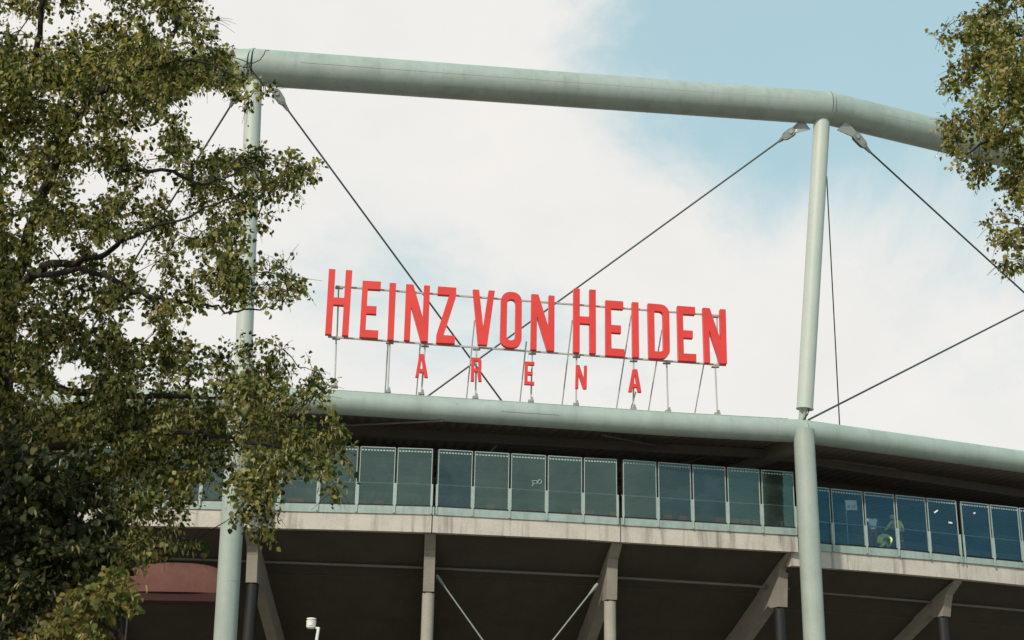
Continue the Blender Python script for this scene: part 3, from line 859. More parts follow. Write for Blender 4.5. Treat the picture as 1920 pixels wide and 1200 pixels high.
# seats peeping over the floor edge
first = None
for px in (548, 562, 680, 712, 920, 1080, 1105, 1150, 1251, 1280, 1349, 1377, 1396, 1418):
    e, _ = edge(px, YFM, .75, (PB, PB)); z = floor_z(px, False)
    c = Vector((at(px, lin(PB, px) - 3, e.y).x, e.y, z))
    if first is None:
        r_ = thing('red_chair', c, 'red plastic seat just showing above the floor edge behind the glass', 'seat', 'red seats behind the glass screens')
        mb = MB(); mb.box(c + Vector((0, 0, .11)), .42, .4, .05); seat = mb.build('seat_pan', M['seat'], r_)
        mb = MB(); mb.hexa([c + Vector((-.21, -.22, .08)), c + Vector((.21, -.22, .08)), c + Vector((.21, -.18, .08)), c + Vector((-.21, -.18, .08))],
                           [c + Vector((-.18, -.28, .34)), c + Vector((.18, -.28, .34)), c + Vector((.18, -.24, .34)), c + Vector((-.18, -.24, .34))]); mb.build('seat_back', M['seat'], r_)
        mb = MB(); mb.box(c + Vector((-.15, 0, .043)), .04, .3, .085); mb.build('leg', M['black'], r_)
        mb = MB(); mb.box(c + Vector((.15, 0, .043)), .04, .3, .085); mb.build('leg', M['black'], r_)
        first = r_
    else:
        r_ = first.copy(); col.objects.link(r_); r_.location = c; WO[r_.name] = c
        for ch in first.children:
            k = ch.copy(); col.objects.link(k); k.parent = r_

# placard on a pole
px = 1587
Yp = lin(YFR, px) + .9; zf_ = floor_z(px, True)
base = at(1588, 1023, Yp); top = at(1584.5, 938, Yp); base = Vector((top.x + .02, Yp, zf_))
pl = thing('placard', base, 'white square placard with a code on a thin pole behind the right glass screen', 'sign')
mb = MB(); mb.path([base, Vector((base.x, Yp, top.z))], .022, 8); mb.build('pole', M['frame'], pl)
c0 = Vector((base.x, Yp - .03, top.z))
mb = MB(); mb.prism([c0 + Vector((-.02, 0, 0)), c0 + Vector((.5, 0, .0)), c0 + Vector((.53, 0, -.47)), c0 + Vector((.22, 0, -.46)), c0 + Vector((.0, 0, -.47))], (0, .012, 0))
mb.build('board', M['placard'], pl)
def text_mesh(txt, size, loc, mat, parent, name='lettering'):
    cu = bpy.data.curves.new(name, 'FONT'); cu.body = txt; cu.size = size; cu.extrude = .002; cu.align_x = 'CENTER'
    to = bpy.data.objects.new(name + '_tmp', cu); col.objects.link(to)
    dg = bpy.context.evaluated_depsgraph_get(); me = bpy.data.meshes.new_from_object(to.evaluated_get(dg))
    bpy.data.objects.remove(to)
    me.transform(Matrix.Translation(Vector(loc) - WO[parent.name]) @ Matrix.Rotation(R(90), 4, 'X'))
    me.materials.clear(); me.materials.append(mat)
    o = bpy.data.objects.new(name, me); col.objects.link(o); o.parent = parent
    return o
text_mesh('K 11', .2, c0 + Vector((.26, -.006, -.37)), M['ink'], pl)

# small trestle and bundle at the end of the middle screen
px = 1467; Yq = lin(YFM, px) + .7; zq = floor_z(px, False)
c = at(1466, 985, Yq); c.z = zq
ts = thing('post_with_stays', c, 'low grey post with two slanting stays behind the last middle pane', 'post')
mb = MB(); mb.box(c + Vector((0, 0, .21)), .07, .05, .42); mb.build('post', M['frame'], ts)
for sx in (-1, 1):
    mb = MB(); mb.path([c + Vector((.03 * sx, -.04, .4)), c + Vector((.36 * sx, -.04, .16)), c + Vector((.42 * sx, -.04, 0))], .014, 6); mb.build('stay', M['frame'], ts)
def bundle(px, py, YF, right, w_, h_, mat, lb, off=.35):
    Y = lin(YF, px) + off; p = at(px, py, Y); z = floor_z(px, right)
    o = thing('bag', Vector((p.x, Y, z)), lb, 'bag')
    bm = bmesh.new(); bmesh.ops.create_icosphere(bm, subdivisions=3, radius=1)
    for v in bm.verts:
        s = 1 + .12 * math.sin(5 * v.co.x + 3 * v.co.z)
        v.co = Vector((v.co.x * w_ * s, v.co.y * w_ * .6, max(v.co.z, -.6) * h_ * s + h_ * .6))
    me = bpy.data.meshes.new('bag_body'); bm.to_mesh(me); bm.free()
    for p_ in me.polygons: p_.use_smooth = True
    me.materials.append(mat); k = bpy.data.objects.new('bag_body', me); col.objects.link(k); k.parent = o
    mb = MB(); b0 = Vector((p.x, Y, z))
    mb.path([b0 + Vector((-w_ * .5, 0, h_ * 1.3)), b0 + Vector((-w_ * .2, 0, h_ * 1.75)), b0 + Vector((w_ * .2, 0, h_ * 1.75)), b0 + Vector((w_ * .5, 0, h_ * 1.3))], .012, 6); mb.build('handle', M['silver'], o)
bundle(1620.5, 1025, YFR, True, .1, .09, M['white_cloth'], 'small white bag on the floor left of the person in the white shirt')
bundle(1668, 1030, YFR, True, .1, .1, M['hivis'], 'small pale yellow bag on the floor right of the crouching person')
bundle(1474, 988, YFM, False, .07, .08, M['white_cloth'], 'tiny pale bag on the floor beside the low post', .7)

# ------------------------------------------------------------------ people
def person(px, YF, off, joints, bones, radii, region, lb, extras=()):
    Y = lin(YF, px) + off; p = at(px, 1000, Y); z = floor_z(px, True)
    org = Vector((p.x, Y, z))
    root = thing('person', org, lb, 'person')
    names = list(joints)
    me = bpy.data.meshes.new('body'); me.from_pydata([joints[n] for n in names], [(names.index(a), names.index(b)) for a, b in bones], [])
    ob = bpy.data.objects.new('body_tmp', me); col.objects.link(ob)
    md = ob.modifiers.new('s', 'SKIN'); md.use_smooth_shade = True
    sv = me.skin_vertices[0].data
    for i, n in enumerate(names):
        r_ = radii[n]; sv[i].radius = (r_, r_) if not isinstance(r_, tuple) else r_
        sv[i].use_root = (n == 'pelvis')
    ob.modifiers.new('d', 'SUBSURF').levels = 2
    dg = bpy.context.evaluated_depsgraph_get()
    me2 = bpy.data.meshes.new_from_object(ob.evaluated_get(dg)); bpy.data.objects.remove(ob)
    me2.name = 'body'; me2.materials.clear()
    mats = []
    for k in region.values():
        if k not in mats: mats.append(k)
    for k in mats: me2.materials.append(M[k])
    segs = [(Vector(joints[a]), Vector(joints[b]), region.get((a, b), None)) for a, b in bones]
    for f in me2.polygons:
        best = None
        for a, b, k in segs:
            d = b - a; t_ = max(0, min(1, (f.center - a).dot(d) / max(d.length_squared, 1e-6)))
            dist = (f.center - a - d * t_).length
            if best is None or dist < best[0]: best = (dist, k)
        f.material_index = mats.index(best[1]); f.use_smooth = True
    body = bpy.data.objects.new('body', me2); col.objects.link(body); body.parent = root
    WO[body.name] = org
    for nm, mat, c, r_, sq in extras:
        bm = bmesh.new(); bmesh.ops.create_uvsphere(bm, u_segments=16, v_segments=10, radius=1)
        for v in bm.verts: v.co = Vector((c[0] + v.co.x * r_ * sq[0], c[1] + v.co.y * r_ * sq[1], c[2] + v.co.z * r_ * sq[2]))
        m3 = bpy.data.meshes.new(nm); bm.to_mesh(m3); bm.free()
        for p_ in m3.polygons: p_.use_smooth = True
        m3.materials.append(M[mat]); k = bpy.data.objects.new(nm, m3); col.objects.link(k); k.parent = root
    return root, org
BN = [('pelvis', 'waist'), ('waist', 'chest'), ('chest', 'neck'), ('neck', 'head'), ('head', 'crown'),
      ('chest', 'sho_l'), ('sho_l', 'elb_l'), ('elb_l', 'wri_l'), ('wri_l', 'hand_l'), ('chest', 'sho_r'), ('sho_r', 'elb_r'), ('elb_r', 'wri_r'), ('wri_r', 'hand_r'),
      ('pelvis', 'hip_l'), ('hip_l', 'kne_l'), ('kne_l', 'ank_l'), ('ank_l', 'toe_l'), ('pelvis', 'hip_r'), ('hip_r', 'kne_r'), ('kne_r', 'ank_r'), ('ank_r', 'toe_r')]
RD = dict(pelvis=.155, waist=.15, chest=.17, neck=.065, head=.1, crown=.085, sho_l=.085, elb_l=.06, wri_l=.045, hand_l=.04, sho_r=.085, elb_r=.06, wri_r=.045, hand_r=.04,
          hip_l=.11, kne_l=.08, ank_l=.06, toe_l=.045, hip_r=.11, kne_r=.08, ank_r=.06, toe_r=.045)
def reg(top, arm, legs, hand='skin', head='skin', shoe='black'):
    r_ = {}
    for a, b in BN:
        if a in ('pelvis', 'waist', 'chest') and b in ('waist', 'chest', 'sho_l', 'sho_r'): k = top
        elif b in ('neck', 'head', 'crown'): k = head
        elif b.startswith('elb') or b.startswith('wri'): k = arm
        elif b.startswith('hand'): k = hand
        elif b.startswith('toe'): k = shoe
        else: k = legs
        r_[(a, b)] = k
    return r_
# white shirt, seen from behind, leaning forward and to the right
J1 = dict(pelvis=(-.02, 0, .86), waist=(0, .06, 1.06), chest=(.02, .16, 1.3), neck=(.05, .24, 1.46), head=(.07, .3, 1.55), crown=(.08, .33, 1.64),
          sho_l=(-.19, .16, 1.36), elb_l=(-.23, .28, 1.1), wri_l=(-.1, .5, .98), hand_l=(-.06, .56, .95), sho_r=(.23, .18, 1.36), elb_r=(.38, .3, 1.14), wri_r=(.46, .42, .92), hand_r=(.48, .44, .84),
          hip_l=(-.12, 0, .8), kne_l=(-.13, .06, .45), ank_l=(-.13, 0, .08), toe_l=(-.14, .16, .05), hip_r=(.1, 0, .8), kne_r=(.13, .08, .45), ank_r=(.12, 0, .08), toe_r=(.13, .16, .05))
p1, o1 = person(1637, YFR, .33, J1, BN, RD, reg('white_cloth', 'maroon', 'maroon'), 'person in white shirt and maroon trousers bending over behind the right glass screen',
       [('hair', 'hair', (.08, .33, 1.6), .115, (1, 1, .95))])
# crouching in hi-vis yellow, head down to the right
J2 = dict(pelvis=(-.22, .05, .42), waist=(-.1, .02, .6), chest=(.14, 0, .68), neck=(.3, 0, .62), head=(.38, 0, .52), crown=(.42, 0, .43),
          sho_l=(.12, .2, .62), elb_l=(.24, .28, .36), wri_l=(.3, .2, .16), hand_l=(.33, .2, .1), sho_r=(.16, -.2, .64), elb_r=(.36, -.26, .46), wri_r=(.26, -.22, .2), hand_r=(.24, -.22, .12),
          hip_l=(-.22, .14, .38), kne_l=(.06, .16, .3), ank_l=(-.2, .16, .08), toe_l=(-.06, .16, .05), hip_r=(-.22, -.1, .38), kne_r=(.06, -.14, .3), ank_r=(-.2, -.12, .08), toe_r=(-.06, -.12, .05))
person(1654, YFR, .4, J2, BN, {k: v * 1.08 for k, v in RD.items()}, reg('hivis', 'hivis', 'hivis'), 'person in yellow high-visibility suit crouching on the floor between two others',
       [('hair', 'hair', (.41, 0, .46), .112, (1, 1, 1)), ('reflective_band', 'silver', (.02, .01, .64), .2, (.14, 1.05, 1.0))])
# standing in hi-vis jacket, leaning to the left
J3 = dict(pelvis=(.05, 0, .84), waist=(.04, .02, 1.04), chest=(-.02, .06, 1.28), neck=(-.08, .1, 1.44), head=(-.12, .12, 1.53), crown=(-.14, .12, 1.62),
          sho_l=(-.23, .05, 1.33), elb_l=(-.4, .1, 1.1), wri_l=(-.5, .16, 1.0), hand_l=(-.56, .18, .97), sho_r=(.2, .05, 1.34), elb_r=(.3, .06, 1.12), wri_r=(.3, 0, .93), hand_r=(.3, 0, .85),
          hip_l=(-.07, 0, .78), kne_l=(-.12, -.04, .44), ank_l=(-.14, .02, .08), toe_l=(-.22, -.08, .05), hip_r=(.17, 0, .78), kne_r=(.19, -.02, .44), ank_r=(.2, .02, .08), toe_r=(.18, -.12, .05))
p3, o3 = person(1682, YFR, .33, J3, BN, {k: v * 1.06 for k, v in RD.items()}, reg('hivis', 'hivis', 'maroon'), 'person in yellow high-visibility jacket, yellow helmet and maroon trousers, rightmost of three',
       [('helmet', 'hivis', (-.13, .12, 1.6), .135, (1, 1.1, .85)), ('jacket_band', 'silver', (.04, .02, .99), .185, (1.0, 1.0, .16)),
        ('knee_band', 'silver', (-.12, -.04, .46), .1, (1, 1, .35)), ('knee_band', 'silver', (.19, -.02, .46), .1, (1, 1, .35))])

# ------------------------------------------------------------------ street lamp
Yl = 48
lb_ = at(597.5, 1176, Yl); lbase = Vector((lb_.x - .1, Yl, 0))
lamp = thing('street_lamp', lbase, 'slim white lamp post with a small square head below the stand', 'street lamp')
mb = MB(); mb.path([lbase, Vector((lbase.x, Yl, lb_.z * .6)), lb_ + Vector((-.04, 0, -.4)), lb_], [.075, .065, .055, .05], 14); mb.build('pole', M['pole'], lamp)
h_ = at(583.5, 1170, Yl)
mb = MB(); mb.path([lb_ + Vector((.03, 0, -.03)), Vector((h_.x + .15, Yl, lb_.z - .03))], .035, 10); mb.build('arm', M['pole'], lamp)
bm = bmesh.new(); bmesh.ops.create_cone(bm, cap_ends=True, segments=24, radius1=.155, radius2=.17, depth=.3)
bmesh.ops.bevel(bm, geom=[e for e in bm.edges if abs(e.verts[0].co.z - e.verts[1].co.z) < .01], offset=.035, segments=2, affect='EDGES')
me = bpy.data.meshes.new('lamp_head'); bm.to_mesh(me); bm.free(); me.transform(Matrix.Translation(h_ - lbase)); me.materials.append(M['lamp'])
for p_ in me.polygons: p_.use_smooth = False
lh = bpy.data.objects.new('lamp_head', me); col.objects.link(lh); lh.parent = lamp; WO[lh.name] = lbase
mb = MB(); mb.path([h_ + Vector((0, 0, .155)), h_ + Vector((0, 0, .19)), h_ + Vector((0, 0, .205))], [.165, .16, .1], 24); mb.build('cap', M['lamp'], lh)
mb = MB(); mb.box(h_ + Vector((-.01, -.17, -.03)), .11, .02, .05); mb.build('badge', M['sticker'], lh)

# ------------------------------------------------------------------ dull red rounded canopy under the stand
cc_ = at(325, 1112, 60.0)
rc = thing('rounded_canopy', Vector((cc_.x, 60.2, 0)), 'dull red rounded canopy under the stand left of the white round column', 'canopy')
bm = bmesh.new()
nu, nv = 40, 14
rows = []
for j in range(nv + 1):
    a = math.pi * j / nv                       # front bottom -> top -> back bottom
    row = []
    for i in range(nu + 1):
        x = -1 + 2 * i / nu
        prof = max(0.0, 1 - abs(x) ** 2.6) ** .5
        zz_ = max(math.sin(a), 0) * (.45 + .55 * prof) * 1.35
        row.append(bm.verts.new(Vector((x * 2.3, -math.cos(a) * .85 * (.5 + .5 * prof), zz_)) + Vector((cc_.x, 60.25, cc_.z - .02)) - WO[rc.name]))
    rows.append(row)
for j in range(nv):
    for i in range(nu):
        bm.faces.new((rows[j][i], rows[j][i + 1], rows[j + 1][i + 1], rows[j + 1][i]))
for i_ in (0, nu):
    bm.faces.new([rows[j][i_] for j in range(nv + 1)])
bmesh.ops.recalc_face_normals(bm, faces=bm.faces)
me = bpy.data.meshes.new('canopy_shell'); bm.to_mesh(me); bm.free()
for p_ in me.polygons: p_.use_smooth = True
me.materials.append(M['canopy']); k = bpy.data.objects.new('canopy_shell', me); col.objects.link(k); k.parent = rc
mb = MB(); mb.box((cc_.x, 60.25, cc_.z - .2), 4.6, 1.5, .36); mb.build('shade_skirt', paint('canopy_red_shaded', (.04, .014, .011), None, .95), rc)  # darker copy of the canopy red, shade at the bottom put into the colour
for sx in (-1.9, 1.9):
    mb = MB(); mb.path([Vector((cc_.x + sx, 60.25, 0)), Vector((cc_.x + sx, 60.25, cc_.z - .39))], .06, 10); mb.build('post', M['black'], rc)

# ------------------------------------------------------------------ trees
LEAF_V = np.array([(0, 0, 0), (-.36, .16, .07), (-.47, .45, .11), (-.27, .78, .03), (0, 1.05, -.1), (.27, .78, .03), (.47, .45, .11), (.36, .16, .07), (0, .45, -.02)], float)
LEAF_F = [(8, 0, 1), (8, 1, 2), (8, 2, 3), (8, 3, 4), (8, 4, 5), (8, 5, 6), (8, 6, 7), (8, 7, 0)]
BR_V = np.array([(-.07, 0, 0), (.07, 0, 0), (.13, .5, .12), (-.13, .5, .12), (.03, 1.0, .0), (-.03, 1.0, .0)], float)
BR_F = [(0, 1, 2, 3), (3, 2, 4, 5)]
def norm(a):
    return a / np.maximum(np.linalg.norm(a, axis=-1, keepdims=True), 1e-9)
def leaf_mesh(name, T, F, pos, x, y, z, size, mat, origin):
    n = len(pos); k = len(T)
    V = (pos[:, None, :] + size[:, None, None] * (T[None, :, 0, None] * x[:, None, :] + T[None, :, 1, None] * y[:, None, :] + T[None, :, 2, None] * z[:, None, :])).reshape(-1, 3) - np.array(origin)
    loops = []
    starts = []; tot = []
    s = 0
    for f in F:
        starts.append(s); tot.append(len(f)); s += len(f); loops += f
    loops = np.array(loops); per = len(loops)
    LI = (np.arange(n)[:, None] * k + loops[None, :]).reshape(-1)
    LS = (np.arange(n)[:, None] * per + np.array(starts)[None, :]).reshape(-1)
    LT = np.tile(np.array(tot), n)
    me = bpy.data.meshes.new(name)
    me.vertices.add(len(V)); me.vertices.foreach_set('co', V.ravel().astype(np.float32))
    me.loops.add(len(LI)); me.loops.foreach_set('vertex_index', LI.astype(np.int32))
    me.polygons.add(len(LS)); me.polygons.foreach_set('loop_start', LS.astype(np.int32)); me.polygons.foreach_set('loop_total', LT.astype(np.int32))
    me.update(calc_edges=True)
    me.materials.append(mat)
    return me
def inside(poly, x, y):
    p = np.array(poly); n = len(p); r_ = np.zeros(len(x), bool)
    j = n - 1
    for i in range(n):
        xi, yi, xj, yj = p[i, 0], p[i, 1], p[j, 0], p[j, 1]
        c = ((yi > y) != (yj > y)) & (x < (xj - xi) * (y - yi) / (yj - yi + 1e-12) + xi)
        r_ ^= c; j = i
    return r_
def edge_dist(poly, x, y):
    p = np.array(poly); q = np.roll(p, -1, 0); best = np.full(len(x), 1e9)
    for a, b in zip(p, q):
        d = b - a; t_ = np.clip(((x - a[0]) * d[0] + (y - a[1]) * d[1]) / max(d @ d, 1e-9), 0, 1)
        best = np.minimum(best, np.hypot(x - a[0] - t_ * d[0], y - a[1] - t_ * d[1]))
    return best

def tree(name, label, trunk, limbs, poly, holes, n_clump, Yr, clump_r, twigs, leaves, size, mat, group=None, n_single=150, seed=1, thin=(), bract=.16, spacing=.33, extra=(), fore=0.0):
    rg = np.random.default_rng(seed)
    base = trunk[0][0]
    root = thing(name, Vector((base[0], base[1], 0)), label, 'tree', group)
    o_ = np.array(WO[root.name])
    mb = MB(); mb.path([p for p, r_ in trunk], [r_ for p, r_ in trunk], 16); mb.build('trunk', M['bark'], root)
    skel = [np.array(p) for p, r_ in trunk[1:]]
    for lm in limbs:
        pts = [at(x, y, Y - fore * min(max((17.5 - Y) / .7, 0), 1)) for x, y, Y, r_ in lm]
        # densify with a little wander
        P = []; Rr = []
        for i in range(len(pts) - 1):
            for k in range(4):
                t_ = k / 4
                P.append(pts[i].lerp(pts[i + 1], t_) + Vector(rg.normal(0, .018, 3))); Rr.append((lm[i][3] * (1 - t_) + lm[i + 1][3] * t_) / F_PX * pts[i].y)
        P.append(pts[-1]); Rr.append(lm[-1][3] / F_PX * pts[-1].y)
        mb = MB(); mb.path(P, Rr, 8); mb.build('limb', M['bark'], root)
        skel += [np.array(p) for p in P[1:]]
    skel = np.array(skel)
    # clump centres through the crown's volume
    px0, py0 = np.min(np.array(poly), 0); px1, py1 = np.max(np.array(poly), 0)
    C = []
    tries = 0
    while len(C) < n_clump and tries < 60:
        tries += 1
        x = rg.uniform(px0, px1, 2500); y = rg.uniform(py0, py1, 2500)
        ok = inside(poly, x, y) & (edge_dist(poly, x, y) > clump_r * .55)
        for h in holes: ok &= ~inside(h, x, y)
        Yc = rg.uniform(*Yr, 2500)
        for i in np.nonzero(ok)[0]:
            c = at(x[i], y[i], Yc[i]); c = np.array(c)
            if all(np.linalg.norm(c - d) > spacing * clump_r / F_PX * 17 * 1.6 for d in C):
                C.append(c)
                if len(C) >= n_clump: break
    C = np.array(C)
    tw = MB()
    pos = []; dirs = []
    extra_c = np.array(extra).reshape(-1, 3)
    C = np.concatenate([C, extra_c])
    C = C[np.argsort([np.min(np.linalg.norm(skel - c, axis=1)) for c in C])]
    for c in C:
        d = np.linalg.norm(skel - c, axis=1) + .25 * np.abs(skel[:, 1] - c[1])
        s = skel[np.argmin(d)]
        mid = (s + c) / 2 + rg.normal(0, .08, 3) + np.array((0, 0, .06))
        bl = np.linalg.norm(c - s)
        q = [s + (mid - s) * .5, mid, mid + (c - mid) * .5]
        if bl < 3.0:
            skel = np.concatenate([skel, [mid, c]])
            tw.path([s, q[0] + rg.normal(0, .02, 3), mid, q[2] + rg.normal(0, .02, 3), c], [.006 + .007 * bl, .005 + .005 * bl, .005 + .003 * bl, .006, .004], 5, caps=False)
        Rm = clump_r / F_PX * c[1]
        nt_ = int(rg.integers(int(twigs * .7), int(twigs * 1.3)))
        if any(c is e or np.allclose(c, e) for e in extra_c) and proj_np(c[None])[0][0] > 380: nt_ = max(5, int(nt_ * .55))
        dv = norm(rg.normal(0, 1, (nt_, 3)) * np.array((1, 1, .75)) + np.array((0, 0, -.15)) + .5 * norm((c - s)[None, :]))
        ln = Rm * rg.uniform(.55, 1.35, nt_)
        for k in range(nt_):
            st = c + dv[k] * Rm * rg.uniform(0, .25)
            en = st + dv[k] * ln[k] + np.array((0, 0, -.12 * ln[k]))
            if k < 7: tw.path([st, (st + en) / 2 + np.array((0, 0, .02)), en], [.005, .0035, .002], 3, caps=False)
            nl = int(leaves * ln[k] / Rm) + 2
            t_ = np.sort(rg.uniform(.1, 1.05, nl))[:, None]
            p = st + (en - st) * t_ + rg.normal(0, .035, (nl, 3))
            pos.append(p); dirs.append(np.tile(dv[k], (nl, 1)))
    pos = np.concatenate(pos); dirs = np.concatenate(dirs)
    x, y = proj_np(pos)
    ed = edge_dist(poly, x, y); ins = inside(poly, x, y)
    keep = ins | (ed < rg.exponential(5, len(x))) | (x < -60)
    for h in holes:
        ih = inside(h, x, y); dh = edge_dist(h, x, y)
        keep &= ~(ih & (dh > rg.exponential(6, len(x)))) 
    for h, pr in thin:
        keep &= ~(inside(h, x, y) & (rg.uniform(0, 1, len(x)) < pr))
    pos, dirs, ed = pos[keep], dirs[keep], np.where(ins, ed, -ed)[keep]
    n = len(pos)
    yv = norm(dirs * .6 + rg.normal(0, .65, (n, 3)) + np.array((0, 0, -.45)))
    zv = rg.normal(0, .75, (n, 3)) + np.array((-.25, -.35, .75))
    zv = norm(zv - yv * np.sum(zv * yv, 1, keepdims=True)); xv = np.cross(yv, zv)
    sz = size * rg.uniform(.45, 1.3, n)
    isb = rg.uniform(0, 1, n) < bract
    lf = ~isb
    # the leaves of the crown edge that can be told apart one by one
    order = np.argsort(ed); single = np.zeros(n, bool)
    cand = [i for i in order if lf[i]][:n_single * 3]
    rg.shuffle(cand); single[cand[:n_single]] = True
    body = lf & ~single
    me = leaf_mesh('foliage', LEAF_V, LEAF_F, pos[body], xv[body], yv[body], zv[body], sz[body], mat, o_)
    fo = bpy.data.objects.new('foliage', me); col.objects.link(fo); fo.parent = root; fo['kind'] = 'stuff'
    if isb.sum():
        b_ = isb
        yb = norm(yv[b_] * .5 + np.array((0, 0, -.8))); zb = norm(np.cross(xv[b_], yb)); xb = np.cross(yb, zb)
        me = leaf_mesh('bracts', BR_V, BR_F, pos[b_], xb, yb, zb, sz[b_] * 1.15, M['bract'], o_)
        bo = bpy.data.objects.new('bracts', me); col.objects.link(bo); bo.parent = root; bo['kind'] = 'stuff'
    tmpl = leaf_mesh('leaf', LEAF_V, LEAF_F, np.zeros((1, 3)), np.array([[1., 0, 0]]), np.array([[0, 1., 0]]), np.array([[0, 0, 1.]]), np.array([1.0]), mat, (0, 0, 0))
    for i in np.nonzero(single)[0]:
        lo = bpy.data.objects.new('leaf', tmpl); col.objects.link(lo); lo.parent = root
        mm = Matrix.Identity(4)
        for r_ in range(3):
            mm[r_][0], mm[r_][1], mm[r_][2], mm[r_][3] = xv[i, r_] * sz[i], yv[i, r_] * sz[i], zv[i, r_] * sz[i], pos[i, r_] - o_[r_]
        lo.matrix_basis = mm
    tk = tw.build('twigs', M['bark'], root, fixn=False); tk['kind'] = 'stuff'
    print(name, 'leaves', n, 'clumps', len(C))
    return root

# big linden on the left: crown outline followed through its real depth
polyL = [(-140, -120), (380, -120), (372, -40), (392, 0), (392, 40), (412, 70), (438, 84), (442, 112), (462, 124), (470, 150), (500, 158), (508, 172), (490, 182), (486, 200), (470, 212), (452, 200),
         (444, 186), (420, 170), (392, 176), (352, 170), (346, 196), (362, 214), (340, 226), (352, 250), (388, 272), (430, 278), (452, 258), (478, 268), (512, 258), (526, 282), (560, 286), (612, 306), (604, 326), (590, 346), (566, 330),
         (556, 362), (562, 388), (530, 396), (540, 368), (510, 380), (520, 402), (508, 436), (470, 452), (456, 462), (480, 486), (510, 488), (548, 476), (580, 490), (572, 522), (574, 558), (560, 566),
         (512, 582), (494, 560), (462, 572), (440, 566), (420, 590), (446, 618), (474, 628), (500, 640), (526, 628), (528, 668), (566, 668), (604, 700), (632, 716), (612, 738), (628, 766), (650, 818), (668, 838),
         (654, 872), (662, 888), (634, 916), (634, 944), (614, 932), (596, 900), (560, 884), (536, 900), (520, 918), (532, 962), (514, 990), (512, 1018), (486, 1024), (470, 998), (440, 994), (418, 990), (422, 950), (408, 926), (376, 934),
         (350, 950), (352, 980), (330, 1000), (352, 1006), (378, 1020), (352, 1030), (330, 1036), (324, 1052), (280, 1052), (262, 1075), (238, 1090), (214, 1075), (180, 1090), (130, 1100), (90, 1140), (50, 1180), (30, 1320), (-140, 1320)]
holesL = [[(92, 688), (150, 664), (176, 700), (150, 722), (100, 718)], [(228, 606), (268, 584), (296, 610), (290, 640), (250, 646), (226, 630)], [(340, 600), (392, 560), (420, 590), (440, 610), (400, 650), (372, 655), (350, 628), (330, 640), (318, 624)],
          [(210, 900), (236, 904), (240, 922), (212, 926)], [(236, 972), (268, 965), (268, 983), (236, 984)], [(232, 200), (252, 196), (256, 214), (238, 220)], [(150, 10), (166, 8), (166, 26), (150, 28)],
          [(284, 320), (306, 310), (306, 352), (288, 350)], [(100, 380), (130, 372), (136, 396), (110, 402)], [(220, 380), (246, 372), (252, 420), (232, 430), (222, 410)], [(255, 436), (272, 440), (268, 468), (252, 462)],
          [(116, 448), (134, 446), (134, 470), (116, 470)], [(72, 418), (88, 416), (86, 446), (74, 446)], [(44, 470), (56, 480), (62, 505), (52, 508), (42, 486)], [(98, 590), (118, 606), (124, 622), (104, 618)],
          [(262, 496), (312, 502), (300, 540), (268, 530)], [(30, 325), (44, 325), (44, 340), (30, 338)], [(255, 700), (292, 700), (286, 722), (256, 718)], [(80, 545), (92, 552), (94, 580), (82, 570)], [(140, 640), (160, 640), (158, 655), (142, 655)],
          [(388, 890), (420, 890), (418, 920), (380, 926), (352, 930), (356, 906)], [(335, 900), (350, 900), (350, 940), (335, 940)]]
tb = at(-12, 1200, 17.5)
trunkL = [(Vector((tb.x - .05, 17.5, -.2)), .36), (Vector((tb.x - .05, 17.5, 2)), .27), (at(-10, 900, 17.5), .2), (at(0, 700, 17.5), .17), (at(14, 580, 17.5), .14)]
